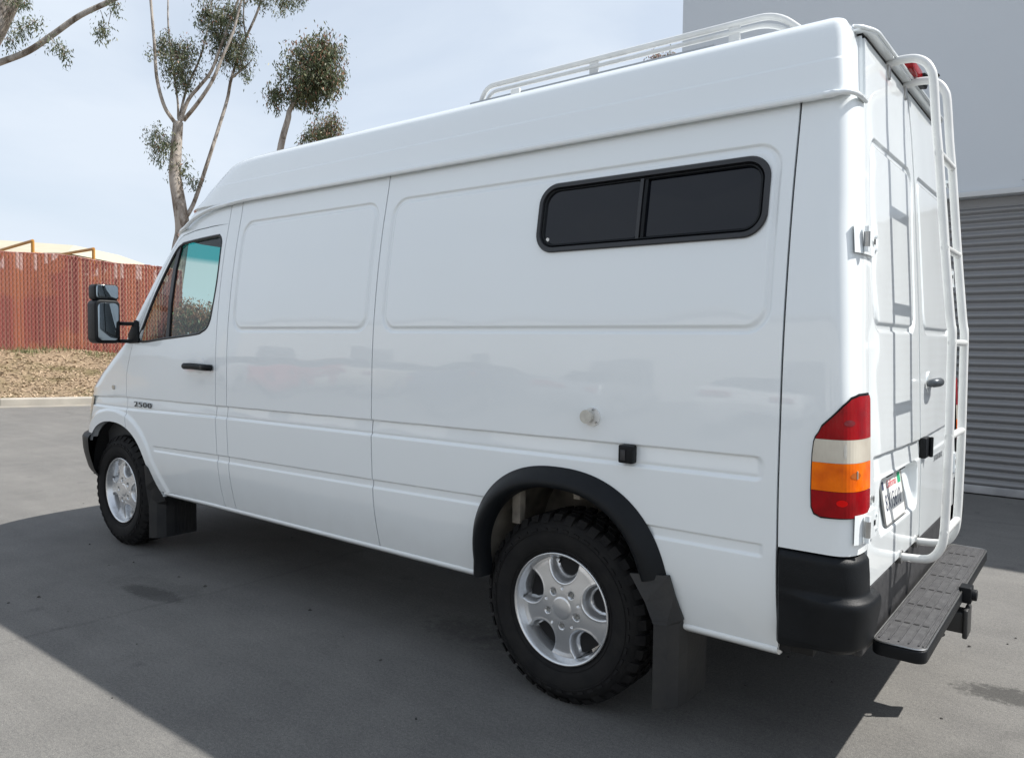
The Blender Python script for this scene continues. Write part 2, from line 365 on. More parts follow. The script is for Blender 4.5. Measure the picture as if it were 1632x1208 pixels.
def mulch():
    m, t, b = nodes('dry_mulch'); N = t.nodes.new; L = t.links.new; tc = N('ShaderNodeTexCoord')
    n = N('ShaderNodeTexNoise'); n.inputs['Scale'].default_value = 26; n.inputs['Detail'].default_value = 8; n.inputs['Roughness'].default_value = .8; L(tc.outputs['Object'], n.inputs['Vector'])
    r = N('ShaderNodeValToRGB'); r.color_ramp.elements[0].position = .3; r.color_ramp.elements[0].color = (.09, .06, .035, 1); r.color_ramp.elements[1].position = .72; r.color_ramp.elements[1].color = (.50, .37, .24, 1); L(n.outputs['Fac'], r.inputs[0])
    n2 = N('ShaderNodeTexNoise'); n2.inputs['Scale'].default_value = 1.4; n2.inputs['Detail'].default_value = 5; L(tc.outputs['Object'], n2.inputs['Vector'])
    r2 = N('ShaderNodeValToRGB'); r2.color_ramp.elements[0].position = .35; r2.color_ramp.elements[0].color = (.55, .60, .45, 1); r2.color_ramp.elements[1].position = .55; r2.color_ramp.elements[1].color = (1, 1, 1, 1); L(n2.outputs['Fac'], r2.inputs[0])
    x = N('ShaderNodeMix'); x.data_type = 'RGBA'; x.blend_type = 'MULTIPLY'; x.inputs[0].default_value = 1; L(r.outputs[0], x.inputs[6]); L(r2.outputs[0], x.inputs[7]); L(x.outputs[2], b.inputs['Base Color']); b.inputs['Roughness'].default_value = .95
    bp = N('ShaderNodeBump'); bp.inputs['Distance'].default_value = .03; L(n.outputs['Fac'], bp.inputs['Height']); L(bp.outputs[0], b.inputs['Normal'])
    return m
M['mulch'] = mulch()
o = sheet('bank', Fbank, list(np.arange(-16, 28, .5)), list(np.arange(0, 9, .3)) + [14, 40, 200], M['mulch'], None); tag(o, kind='structure')
# wood chips and tufts
rng = np.random.RandomState(3); v = []; f = []
for i in range(26000):
    l = rng.uniform(-5, 9); d = rng.uniform(.02, 6.2) ; x = K0.x + kd.x * l + kn.x * (d + .17); y = K0.y + kd.y * l + kn.y * (d + .17); z = float(bankz(x, y))
    a = rng.uniform(0, PI); L_ = rng.uniform(.012, .042); W_ = rng.uniform(.006, .017); ti = rng.uniform(-.5, .5); n = len(v)
    ca, sa = math.cos(a), math.sin(a)
    for su, sv in ((-1, -1), (1, -1), (1, 1), (-1, 1)):
        u = su * L_; q = sv * W_; v.append((x + ca * u - sa * q, y + sa * u + ca * q, z + .014 + ti * u + rng.uniform(-.004, .004)))
    f.append((n, n + 1, n + 2, n + 3))
M['chips'] = mat('wood_chips', (.62, .48, .33), .9, col2=(.16, .10, .06), vscale=21)
o = pydata('wood_chips', v, f, None, M['chips']); tag(o, 'tan wood chip mulch covering the sloping bank below the red fence', 'mulch', kind='stuff')
v = []; f = []
for i in range(1500):
    c = rng.randint(0, 26); rs = np.random.RandomState(c + 50); l = rs.uniform(-5, 8) + rng.normal(0, .22); d = (rs.choice([2.0, 4.1, 4.3, 3.9]) + rng.normal(0, .16))
    x = K0.x + kd.x * l + kn.x * d; y = K0.y + kd.y * l + kn.y * d; z = float(bankz(x, y)); h = rng.uniform(.05, .17); a = rng.uniform(0, 2 * PI); n = len(v)
    dx, dy = math.cos(a) * .012, math.sin(a) * .012; ox, oy = rng.normal(0, .05, 2)
    v += [(x - dx, y - dy, z), (x + dx, y + dy, z), (x + ox, y + oy, z + h)]; f.append((n, n + 1, n + 2))
M['weeds'] = mat('dry_weeds', (.20, .19, .09), .9, col2=(.10, .12, .05), vscale=3)
o = pydata('weeds', v, f, None, M['weeds']); tag(o, 'sparse dry green weeds along the foot of the red fence', 'weeds', kind='stuff')

# red slatted fence ---------------------------------------------------
FR = Matrix(((FD.x, FD.y, 0, 0), (FD.y, -FD.x, 0, 0), (0, 0, 1, 0), (0, 0, 0, 1)))   # local x along the fence, local y towards the camera
def slatmat():
    m, t, b = nodes('red_brown_slat'); N = t.nodes.new; L = t.links.new
    oi = N('ShaderNodeObjectInfo'); r = N('ShaderNodeValToRGB'); e = r.color_ramp.elements
    e[0].position = 0; e[0].color = (.12, .02, .018, 1); e[1].position = 1; e[1].color = (.26, .075, .045, 1)
    for p, c in ((.35, (.17, .033, .027, 1)), (.7, (.23, .045, .034, 1)), (.85, (.30, .085, .04, 1))): q = e.new(p); q.color = c
    L(oi.outputs['Random'], r.inputs[0])
    tc = N('ShaderNodeTexCoord'); g_ = N('ShaderNodeNewGeometry')
    n = N('ShaderNodeTexNoise'); n.inputs['Scale'].default_value = 1.3; n.inputs['Detail'].default_value = 3; L(g_.outputs['Position'], n.inputs['Vector'])
    r2 = N('ShaderNodeValToRGB'); r2.color_ramp.elements[0].position = .50; r2.color_ramp.elements[1].position = .60; r2.color_ramp.elements[0].color = (0, 0, 0, 1); r2.color_ramp.elements[1].color = (.5, .5, .5, 1); L(n.outputs['Fac'], r2.inputs[0])
    mx = N('ShaderNodeMix'); mx.data_type = 'RGBA'; mx.inputs[7].default_value = (.34, .12, .045, 1); L(r2.outputs[0], mx.inputs[0]); L(r.outputs[0], mx.inputs[6])
    # flaking pale tops, by height on the slat
    sx = N('ShaderNodeSeparateXYZ'); L(tc.outputs['Object'], sx.inputs[0]); mr = N('ShaderNodeMapRange'); mr.inputs[1].default_value = 1.98; mr.inputs[2].default_value = 2.03; L(sx.outputs['Z'], mr.inputs[0])
    n3 = N('ShaderNodeTexNoise'); n3.inputs['Scale'].default_value = .9; L(g_.outputs['Position'], n3.inputs['Vector']); g3 = N('ShaderNodeMath'); g3.operation = 'GREATER_THAN'; g3.inputs[1].default_value = .50; L(n3.outputs['Fac'], g3.inputs[0])
    g4 = N('ShaderNodeMath'); g4.operation = 'GREATER_THAN'; g4.inputs[1].default_value = .5; mm = N('ShaderNodeMath'); mm.operation = 'FRACT'; m10 = N('ShaderNodeMath'); m10.operation = 'MULTIPLY'; m10.inputs[1].default_value = 13.7; L(oi.outputs['Random'], m10.inputs[0]); L(m10.outputs[0], mm.inputs[0]); L(mm.outputs[0], g4.inputs[0])
    a = N('ShaderNodeMath'); a.operation = 'MULTIPLY'; L(mr.outputs[0], a.inputs[0]); L(g3.outputs[0], a.inputs[1]); a2 = N('ShaderNodeMath'); a2.operation = 'MULTIPLY'; L(a.outputs[0], a2.inputs[0]); L(g4.outputs[0], a2.inputs[1])
    a3 = N('ShaderNodeMath'); a3.operation = 'MULTIPLY'; a3.inputs[1].default_value = .75; L(a2.outputs[0], a3.inputs[0])
    m2 = N('ShaderNodeMix'); m2.data_type = 'RGBA'; m2.inputs[7].default_value = (.50, .38, .36, 1); L(a3.outputs[0], m2.inputs[0]); L(mx.outputs[2], m2.inputs[6])
    L(m2.outputs[2], b.inputs['Base Color']); b.inputs['Roughness'].default_value = .6
    return m
M['slat'] = slatmat(); M['galv'] = mat('galvanised_wire', (.36, .17, .14), .5, metal=.1)
M['fence_post'] = mat('red_brown_post', (.20, .05, .035), .5)
fence = empty('slatted_fence', F0); fence.matrix_world = Matrix.Translation(F0) @ FR
tag(fence, 'tall red brown slatted chain link fence standing on the mulch bank', 'fence')
def fz(l): p = F0 + FD * l; return float(bankz(p.x, p.y)) - .02
sm = MB(); sm.prism([(-.036, -.005), (.036, -.005), (.034, 0), (.020, .009), (0, .0125), (-.020, .009), (-.034, 0)], 'z', 0, 2.40); smo = sm.build('slat', M['slat'], fence); sm_me = smo.data
L0, L1, PITCH = -1.3, 4.35, .0768
k = 0; l = L0; first = True
while l < L1:
    o = smo if first else smo.copy()
    if not first: COL.objects.link(o); o.parent = fence
    first = False
    o.location = (l + random.uniform(-.001, .001), 0, fz(l) + random.uniform(-.02, .02)); o.rotation_euler = (0, 0, random.uniform(-.05, .05)); l += PITCH
mb = MB(); a = L0
W = []
for sgn in (1, -1):
    c = L0 - 2.5
    while c < L1 + 2.5:
        # diagonal wire from bottom to top
        x0, x1 = (c, c + 2.42 * .62) if sgn > 0 else (c + 2.42 * .62, c)
        t0 = 0; t1 = 1
        if x1 != x0:
            ta = (L0 - x0) / (x1 - x0); tb = (L1 - x0) / (x1 - x0); t0 = max(0, min(ta, tb)); t1 = min(1, max(ta, tb))
        if t1 - t0 > .03:
            xa, xb = x0 + (x1 - x0) * t0, x0 + (x1 - x0) * t1
            mb.tube([(xa, .019 + .004 * sgn, fz(xa) + 2.42 * t0), (xb, .019 + .004 * sgn, fz(xb) + 2.42 * t1)], 0.0055, 3, caps=False)
        c += .088
o = mb.build('chain_link_mesh', M['galv'], fence); o['kind'] = 'stuff'
for l in np.arange(L0, L1 + .1, 2.95):
    MB().tube([(l, -.05, fz(l) - .3), (l, -.05, fz(l) + 2.43)], .03, 8).build('post', M['fence_post'], fence, True)
MB().tube([(l, -.03, fz(l) + 2.40) for l in np.linspace(L0, L1, 12)], .02, 6).build('top_rail', M['fence_post'], fence, True)

# orange pipe frame beyond the fence --------------------------------------
M['orange'] = mat('ochre_pipe_paint', (.50, .24, .045), .5, var=.2, vscale=5)
pf = empty('pipe_rack', at(100, 560, 20.5)); tag(pf, 'ochre painted steel pipe rack rising just above the red fence', 'pipe rack')
def pw(p): return p - pf.location
A1, B1 = at(52, 384, 19.6), at(52, 404, 19.6); A2, B2 = at(149, 397, 20.3), at(149, 424, 20.3)
C1, D1 = at(-40, 411, 23.5), at(-40, 432, 23.5); C2, D2 = at(84, 408, 24.5), at(84, 424, 24.5)
G1 = Vector((B1.x, B1.y, .7)); G2 = Vector((B2.x, B2.y, .7)); H1 = Vector((D1.x, D1.y, .7)); H2 = Vector((D2.x, D2.y, .7))
for nm, a, b in (('post', A1, G1), ('post', A2, G2), ('post', C1, H1), ('post', C2, H2), ('top_bar', A1, C1), ('top_bar', A2, C2), ('cross_bar', B1, at(147, 415, 20.3)), ('cross_bar', at(86, 408, 24.5), C1)):
    MB().tube([pw(a), pw(b)], .042, 8).build(nm, M['orange'], pf, True)

# cream metal building beyond -------------------------------------------
M['cream'] = mat('cream_metal_siding', (.44, .385, .275), .55, var=.08, vscale=2)
M['cream_roof'] = mat('pale_metal_roof', (.47, .42, .31), .5, var=.1, vscale=1)
cb = empty('metal_building', at(20, 540, 44)); cb.location.z = 0; tag(cb, 'cream metal building with a low pitched roof far behind the fence', 'building')
ctr = at(104, 404, 40); dirl = (at(-200, 384, 40) - at(104, 404, 40)); dirl.z = 0; dirl.normalize(); back = Vector((-dirl.y, dirl.x, 0))
if back.dot(Vector((RM[2][0], RM[2][1], 0))) < 0: back = -back
ez = ctr.z
def cbp(a, b, z): p = ctr + dirl * a + back * b; return (p.x - cb.location.x, p.y - cb.location.y, z)
W1, DP, RH = 22, 12, 1.15
v = [cbp(0, 0, 0), cbp(W1, 0, 0), cbp(W1, DP, 0), cbp(0, DP, 0), cbp(0, 0, ez), cbp(W1, 0, ez), cbp(W1, DP, ez), cbp(0, DP, ez)]
pydata('wall', v, [(0, 1, 5, 4), (1, 2, 6, 5), (2, 3, 7, 6), (3, 0, 4, 7)], cb, M['cream'])
v = [cbp(-.15, -.15, ez), cbp(W1, -.15, ez), cbp(W1, DP, ez), cbp(-.15, DP, ez), cbp(1.3, 3, ez + .78), cbp(W1 - 3, 4, ez + 1.9), cbp(W1 - 3, 8, ez + 1.9), cbp(1.3, 8, ez + .78)]
pydata('roof', v, [(0, 1, 5, 4), (1, 2, 6, 5), (2, 3, 7, 6), (3, 0, 4, 7), (4, 5, 6, 7)], cb, M['cream_roof'])
mb = MB()
for i in range(5): z = ez - .25 - i * .45; a = Vector(cbp(-.03, -.03, z)); b = Vector(cbp(W1, -.03, z)); mb.tube([a, b], .03, 4)
mb.build('siding_rib', M['cream'], cb)

# grey commercial building with the roll-up door ---------------------------
def stucco():
    m, t, b = nodes('grey_painted_wall'); N = t.nodes.new; L = t.links.new; tc = N('ShaderNodeTexCoord')
    n = N('ShaderNodeTexNoise'); n.inputs['Scale'].default_value = .55; n.inputs['Detail'].default_value = 4; L(tc.outputs['Object'], n.inputs['Vector'])
    r = N('ShaderNodeValToRGB'); r.color_ramp.elements[0].position = .3; r.color_ramp.elements[0].color = (.53, .56, .595, 1); r.color_ramp.elements[1].position = .7; r.color_ramp.elements[1].color = (.56, .585, .615, 1); L(n.outputs['Fac'], r.inputs[0]); L(r.outputs[0], b.inputs['Base Color'])
    b.inputs['Roughness'].default_value = .8
    n2 = N('ShaderNodeTexNoise'); n2.inputs['Scale'].default_value = 90; n2.inputs['Detail'].default_value = 3; L(tc.outputs['Object'], n2.inputs['Vector']); bp = N('ShaderNodeBump'); bp.inputs['Strength'].default_value = .25; bp.inputs['Distance'].default_value = .004; L(n2.outputs['Fac'], bp.inputs['Height']); L(bp.outputs[0], b.inputs['Normal'])
    return m
M['stucco'] = stucco(); M['shutter'] = mat('grey_shutter_paint', (.235, .235, .240), .42, metal=.1, col2=(.20, .20, .205), vscale=1.2)
M['ledge'] = mat('pale_ledge_metal', (.50, .51, .52), .5); M['botbar'] = mat('grey_bottom_bar', (.36, .36, .37), .5, var=.3, vscale=6)
bd = empty('commercial_building', (1.17, 5.85, 0)); tag(bd, 'grey painted building with a tall blank wall and grey roll up door', 'building')
BH = 5.36; ox0, ox1, oz = 2.15, 6.1, 2.765
pydata('wall', [(0, 0, 0), (ox0, 0, 0), (ox0, 0, oz), (ox1, 0, oz), (ox1, 0, 0), (14, 0, 0), (14, 0, BH), (0, 0, BH), (0, 12, 0), (0, 12, BH), (14, 12, BH), (14, 12, 0), (ox0, .22, 0), (ox0, .22, oz), (ox1, .22, oz), (ox1, .22, 0), (ox0, 0, BH), (ox1, 0, BH)],
       [(0, 1, 2, 16, 7), (2, 3, 17, 16), (4, 5, 6, 17, 3), (0, 7, 9, 8), (5, 11, 10, 6), (8, 9, 10, 11), (1, 12, 13, 2), (3, 14, 15, 4), (2, 13, 14, 3)], bd, M['stucco'])
pydata('roof', [(0, 0, BH - .02), (14, 0, BH - .02), (14, 12, BH - .02), (0, 12, BH - .02)], [(0, 1, 2, 3)], bd, M['stucco'])
MB().box(ox0 - .05, ox1 + .05, -.035, -.002, oz + .002, oz + .052).build('header_ledge', M['ledge'], bd, bevel=.004)
rd = MB().box(ox0, ox1, .10, .20, oz - .10, oz - .002).build('roll_up_door', M['shutter'], bd)
prof = []
SP = .0745
for j in range(9):
    t = j / 8; prof.append((.10 - .023 * math.sin(PI * min(1, t / .78)) if t < .78 else .10 + .006 * math.sin(PI * (t - .78) / .22), t * SP))
def slatF():
    v = []; f = []
    for (y, z) in prof: v += [(ox0, y, z), (ox1, y, z)]
    for j in range(8): f.append((2 * j, 2 * j + 1, 2 * j + 3, 2 * j + 2))
    return v, f
v, f = slatF(); so_ = pydata('slat', v, f, rd, M['shutter'], True); n = 35
for i in range(n):
    o = so_ if i == 0 else so_.copy()
    if i: COL.objects.link(o); o.parent = rd
    o.location = (0, random.uniform(-.0015, .0015), .085 + i * SP)
MB().box(ox0, ox1, .075, .125, .012, .088).build('bottom_bar', M['botbar'], rd, bevel=.006)
MB().tube([(3.36, -.02, oz + .05), (3.36, -.02, oz + .085), (3.40, -.02, oz + .11)], .003, 5).tube([(3.33, -.02, oz + .115), (3.44, -.02, oz + .10)], .0025, 5).build('wire_bracket', M['steel'], bd)

# trees ---------------------------------------------------------------
def barkmat(name, c1, c2):
    m, t, b = nodes(name); N = t.nodes.new; L = t.links.new; tc = N('ShaderNodeTexCoord'); mp = N('ShaderNodeMapping'); mp.inputs['Scale'].default_value = (1, 1, .45); L(tc.outputs['Object'], mp.inputs[0])
    n = N('ShaderNodeTexNoise'); n.inputs['Scale'].default_value = 5; n.inputs['Detail'].default_value = 6; n.inputs['Roughness'].default_value = .65; n.inputs['Distortion'].default_value = .6; L(mp.outputs[0], n.inputs['Vector'])
    r = N('ShaderNodeValToRGB'); r.color_ramp.elements[0].position = .38; r.color_ramp.elements[0].color = (*c1, 1); r.color_ramp.elements[1].position = .56; r.color_ramp.elements[1].color = (*c2, 1); L(n.outputs['Fac'], r.inputs[0]); L(r.outputs[0], b.inputs['Base Color']); b.inputs['Roughness'].default_value = .85
    bp = N('ShaderNodeBump'); bp.inputs['Distance'].default_value = .03; L(n.outputs['Fac'], bp.inputs['Height']); L(bp.outputs[0], b.inputs['Normal']); return m
M['bark'] = barkmat('eucalyptus_bark', (.13, .10, .075), (.38, .34, .30))
def leafmat():
    m, t, b = nodes('eucalyptus_leaf'); N = t.nodes.new; L = t.links.new
    a = N('ShaderNodeAttribute'); a.attribute_name = 'tint'; L(a.outputs['Color'], b.inputs['Base Color']); b.inputs['Roughness'].default_value = .5
    tr = N('ShaderNodeBsdfTranslucent'); L(a.outputs['Color'], tr.inputs[0]); mx = N('ShaderNodeMixShader'); mx.inputs[0].default_value = .25
    o = t.nodes['Material Output']; L(b.outputs[0], mx.inputs[1]); L(tr.outputs[0], mx.inputs[2]); L(mx.outputs[0], o.inputs[0]); return m
M['leaf'] = leafmat()
def crown(name, blobs, parent, seed, leaf=.10, red=.25):
    """blobs: (centre, (rx,ry,rz), number of twigs). Leaves hang from twigs spread through each volume."""
    r = np.random.RandomState(seed); V = []; F = []; Cc = []; TW = []
    for c, rad, nt in blobs:
        c = np.array(c); rad = np.array(rad)
        for k in range(nt):
            d = r.normal(size=3); d /= np.linalg.norm(d); rr = r.uniform(.15, 1) ** .7; wob = .92 + .28 * math.sin(3.1 * d[0] + seed) * math.cos(2.7 * d[2] + 2 * seed); pc = c + d * rad * rr * wob * r.uniform(.85, 1.05)
            up = (pc[2] - c[2]) / rad[2]
            nl = r.randint(20, 42); sp = r.uniform(.05, .13) * (leaf / .10); ln = r.uniform(.15, .42) * (leaf / .10); lean = r.normal(size=2) * .25
            TW.append((c + (pc - c) * .35 * r.rand(), pc))
            for q in range(nl):
                tq = r.rand(); p = pc + np.array([lean[0] * tq * ln, lean[1] * tq * ln, .25 * ln - tq * ln]) + r.normal(size=3) * sp * (1.1 - .4 * tq); L_ = leaf * r.uniform(.6, 1.3); wd = L_ * r.uniform(.12, .17)
                dn = np.array([r.normal() * .45, r.normal() * .45, -1.0 + .9 * r.rand() ** 3]); dn /= np.linalg.norm(dn)
                s = np.cross(dn, r.normal(size=3)); s /= np.linalg.norm(s) + 1e-9; n = len(V)
                V += [tuple(p), tuple(p + dn * L_ * .4 + s * wd), tuple(p + dn * L_), tuple(p + dn * L_ * .4 - s * wd)]; F.append((n, n + 1, n + 2, n + 3))
                g_ = r.uniform(.75, 1.3)
                if r.rand() < red * (.4 + 1.3 * max(0, up)): col = (.26 * g_, .135 * g_, .085 * g_)
                else: col = (.085 * g_, .108 * g_, .055 * g_) if r.rand() < .8 else (.15 * g_, .15 * g_, .07 * g_)
                Cc += [col] * 4
    me = bpy.data.meshes.new(name); me.from_pydata([tuple(map(float, p)) for p in V], [], F)
    at_ = me.color_attributes.new('tint', 'FLOAT_COLOR', 'POINT'); at_.data.foreach_set('color', np.array([(*c, 1) for c in Cc], dtype=np.float32).ravel())
    mb = MB()
    for a, b in TW: mb.tube([a, (a + b) / 2 + r.normal(size=3) * .04, b], [.009, .006, .003], 3, caps=False)
    tw_ = mb.build('twigs', M['bark'], parent); tw_['kind'] = 'stuff'
    return link(name, me, parent, M['leaf'])
def limb(mb, pts, r0, r1, k=5, wob=.0, n=9):
    P = smoothpath(pts, k); N_ = len(P)
    mb.tube(P, [r0 + (r1 - r0) * (i / (N_ - 1)) for i in range(N_)], n)
# main tree
DM = 22.0
def A(px, py, d=DM): return at(px, py, d)
base = A(262, 560, DM + .3); base.z = float(bankz(base.x, base.y)) - .1
t1 = empty('eucalyptus_tree', base); tag(t1, 'pale barked eucalyptus with forked trunk rising behind the van cab', 'tree', 'eucalyptus trees beyond the lot')
def rel(o, L_): return [p - o.location for p in L_]
mb = MB(); limb(mb, rel(t1, [base, A(274, 480), A(286, 400), A(291, 365), A(285, 320), A(279, 280), A(281, 235), A(284, 195)]), .245, .135, n=12)
mb.build('trunk', M['bark'], t1, True)
for pts, r0, r1 in (
    ([A(297, 345), A(303, 336, 22.1), A(312, 316, 22.2), A(330, 262, 22.3), A(346, 212, 22.4), A(362, 160, 22.5), A(369, 125, 22.5), A(388, 70, 22.5), A(410, 20, 22.4), A(425, -30, 22.4)], .10, .05),
    ([A(278, 195), A(262, 170, 21.8), A(250, 125, 21.7), A(246, 70, 21.6), A(240, 0, 21.5), A(236, -40, 21.5)], .085, .05),
    ([A(284, 190), A(283, 160), A(274, 100, 22.2), A(268, 40, 22.3), A(268, -20, 22.3)], .05, .03),
    ([A(285, 192), A(298, 140, 22.3), A(318, 95, 22.4), A(330, 50, 22.5), A(338, 0, 22.5)], .06, .03),
    ([A(287, 195), A(300, 160), A(318, 138), A(336, 115), A(350, 80), A(368, 30), A(384, -10)], .085, .05),
    ([A(293, 192), A(315, 165, 21.7), A(338, 130, 21.6), A(355, 90, 21.6), A(372, 50, 21.6), A(385, 0, 21.6)], .09, .05),
    ([A(369, 125, 22.5), A(385, 112, 22.4), A(402, 96, 22.3)], .05, .02),
    ([A(392, 62, 22.5), A(388, 30, 22.4), A(390, -10, 22.3)], .04, .03)):
    mb = MB(); limb(mb, rel(t1, pts), r0 * .66, r1 * .60); mb.build('limb', M['bark'], t1, True)
def B(px, py, rx, ry, n, d=DM, rd=None): s = d / 1220; return (A(px, py, d) - t1.location, (rx * s * 1.15, (rd or rx) * s * 1.15, ry * s * 1.15), int(n * 1.25))
crown('crown', [B(285, 92, 46, 36, 55), B(270, 70, 30, 22, 22), B(290, 118, 22, 20, 20)], t1, 1, red=.12)
crown('crown', [B(352, 52, 34, 50, 62, 22.3), B(378, 75, 26, 40, 32, 22.3), B(330, 25, 24, 24, 20), B(365, 25, 34, 24, 26), B(384, 96, 22, 24, 16, 22.3)], t1, 2, red=.1)
crown('crown', [B(262, 232, 26, 30, 17, 21.8), B(255, 215, 18, 24, 9), B(285, 268, 22, 18, 8), B(308, 284, 15, 9, 5), B(248, 240, 12, 22, 5)], t1, 3, red=.05)
crown('crown', [B(440, -8, 50, 16, 26, 22.4), B(400, -12, 40, 18, 16), B(470, -6, 22, 14, 10), B(330, -24, 60, 18, 18)], t1, 4, red=.1)
# small round-crowned tree
def tree2(pts, r0, blobs, seed, label, d, red):
    b0 = at(pts[0][0], 540, d); b0.z = .6
    t = empty('eucalyptus_tree', b0); tag(t, label, 'tree', 'eucalyptus trees beyond the lot')
    mb = MB(); limb(mb, rel(t, [b0] + [at(x, y, d) for x, y in pts]), r0, r0 * .35); mb.build('trunk', M['bark'], t, True)
    s = d / 1220
    crown('crown', [(at(x, y, d) - t.location, (rx * s, rx * s, ry * s), n) for x, y, rx, ry, n in blobs], t, seed, leaf=.12, red=red)
    return t
tree2([(425, 420), (438, 300), (448, 232), (459, 190), (462, 176), (478, 150), (492, 120)], .13, [(498, 106, 56, 54, 190), (514, 84, 40, 36, 80), (486, 142, 40, 26, 70), (440, 148, 16, 20, 22), (520, 130, 36, 30, 50)], 5, 'eucalyptus with a dense round reddish green crown on a thin stem', 22, .24)
tree2([(512, 420), (514, 300), (515, 230), (517, 205)], .15, [(512, 212, 40, 26, 80), (525, 196, 26, 18, 30)], 6, 'low round tree crown just showing over the van roof front', 27, .34)
tree2([(1060, 420), (1062, 250), (1062, 130), (1062, 108)], .16, [(1050, 104, 34, 20, 60), (1070, 94, 17, 10, 22), (1046, 92, 8, 8, 8)], 9, 'reddish tree top peeking over the van roof below the roof rack', 30, .9)
# near tree at the top left
DN = 13.5
b0 = at(-150, 540, DN); b0.z = float(bankz(b0.x, b0.y)) if b0.x < -9 else 0
t4 = empty('eucalyptus_tree', b0); tag(t4, 'big eucalyptus cut by the top left corner with one bare branch', 'tree', 'eucalyptus trees beyond the lot')
mb = MB(); limb(mb, rel(t4, [b0, at(-120, 300, DN), at(-60, 130, DN), at(-10, 45, DN), at(25, -30, DN), at(45, -90, DN)]), 0.27, .15, n=14); mb.build('trunk', M['bark'], t4, True)
mb = MB(); limb(mb, rel(t4, [at(-95, 200, DN), at(-60, 122, DN), at(0, 100, DN), at(45, 82, DN), at(85, 55, DN), at(128, 25, DN), at(180, 0, DN), at(250, -40, DN)]), .060, .042); mb.build('limb', M['bark'], t4, True)
s = DN / 1220
def B4(px, py, rx, ry, n): return (at(px, py, DN - .1) - b0, (rx * s, rx * s, ry * s), n)
crown('crown', [B4(36, 46, 24, 14, 8), B4(55, 36, 12, 14, 5), B4(12, 62, 16, 6, 4), B4(28, -4, 26, 10, 12)], t4, 7, leaf=.07, red=.05)
crown('crown', [B4(98, 78, 11, 15, 7), B4(84, 66, 12, 6, 3), B4(164, 45, 8, 18, 8), B4(182, 8, 8, 6, 4)], t4, 8, leaf=.07, red=.05)
MB().tube(rel(t4, [at(160, 17, DN), at(165, 30, DN), at(164, 50, DN)]), .006, 4).tube(rel(t4, [at(184, 4, DN), at(176, 25, DN), at(172, 42, DN)]), .006, 4).build('twig', M['bark'], t4)
# brush seen through the cab glass
bb = at(330, 540, 21); bb.z = float(bankz(bb.x, bb.y)); bt = empty('dry_bush', bb); tag(bt, 'dry brown bushes seen through the cab side window', 'bush')
s = 21 / 1220
c_ = crown('foliage', [(at(x, y, 21) - bb, (rx * s, rx * s, ry * s), n) for x, y, rx, ry, n in ((300, 505, 30, 36, 90), (335, 512, 30, 34, 90), (372, 506, 36, 36, 60), (410, 506, 34, 36, 50))], bt, 12, leaf=.12, red=.9)

# ground litter
rng = np.random.RandomState(11); mbl = MB()
for i in range(70):
    x, y = rng.uniform(-2, 6.5), rng.uniform(-2.0, 3.0); s = rng.uniform(.002, .006); a = rng.uniform(0, 6)
    mbl.box(-s, s, -s * .7, s * .7, 0, s * .8, Matrix.Translation((x, y, 0)) @ Matrix.Rotation(a, 4, 'Z'))
for px, py, s in ((62 / 1, 952, .016), (213, 897, .012), (285, 920, .014), (327, 935, .018), (494, 973, .016), (1545, 1031, .013), (1619, 1018, .009), (508, 880, .009), (143, 868, .012), (1326, 1088, .009)):
    v_ = at(px, py, 1) - CL; t_ = -CL[2] / v_.z; p = CL + v_ * t_
    s *= .6; T_ = Matrix.Translation(p) @ Matrix.Rotation(s * 77, 4, 'Z'); mbl.tube([T_ @ Vector(q) for q in ((-s, 0, .002), (-s * .4, s * .3, .005), (s * .3, s * .1, .006), (s, -s * .2, .002))], [s * .15, s * .55, s * .45, s * .1], 6)
tag(mbl.build('ground_litter', mat('litter', (.10, .095, .085), .8, col2=(.02, .02, .02), vscale=1.5)), 'scattered tiny stones and leaf bits on the asphalt', 'litter', kind='stuff')

# ================================================================== VAN
van = empty('van', (0, 0, 0)); tag(van, 'white high roof cargo van with rear ladder, roof rack and black rear step', 'van')
YC = .915; WID = 2 * YC
zz = [.40, .43, .54, .63, .70, .75, .86, .95, 1.03, 1.317, 1.468, 1.619, 1.741, 1.886, 1.995, 2.145]
yy = [.015, .002, -.024, -.040, -.045, -.048, -.053, -.056, -.055, -.051, -.042, -.027, -.012, .010, .031, .060]
# smooth the measured profile with a cubic fit
zs_ = np.linspace(.38, 2.16, 300); ys_ = np.interp(zs_, zz, yy)
ker = np.exp(-np.linspace(-2, 2, 33) ** 2); ker /= ker.sum(); ysm = np.convolve(np.pad(ys_, 16, mode='reflect', reflect_type='odd'), ker, 'valid')
def Y(z): return np.interp(z, zs_, ysm)
kz = [.40, .70, .85, .95, 1.05, 1.15, 1.25, 1.35, 1.45, 1.65, 1.85, 2.02, 2.12, 2.2, 2.3, 2.38, 2.43, 2.46, 2.49]
kxs = [-.211, -.208, -.19, -.143, -.121, -.016, .126, .270, .34, .507, .669, .822, .929, 1.075, 1.204, 1.305, 1.43, 1.534, 1.661]
kF = [-.80, -.80, -.78, -.735, -.68, -.516, -.334, -.15, -.06, .127, .289, .402, .479, .580, .660, .745, .85, 1.0, 1.25]
def XS(z): return np.interp(z, kz, kxs)
def FX(z): return np.interp(z, kz, kF)
def XR(z): return np.interp(z, [.4, .66, .9, 1.15, 1.5, 2.0, 2.2, 2.37, 2.45], [4.620, 4.620, 4.618, 4.608, 4.592, 4.559, 4.542, 4.522, 4.505])
def yE(z): return np.interp(z, [.4, .92, 1.26, 1.5, 1.88, 2.18, 2.4], [.09, .095, .115, .13, .15, .20, .27])
NE = 2.4
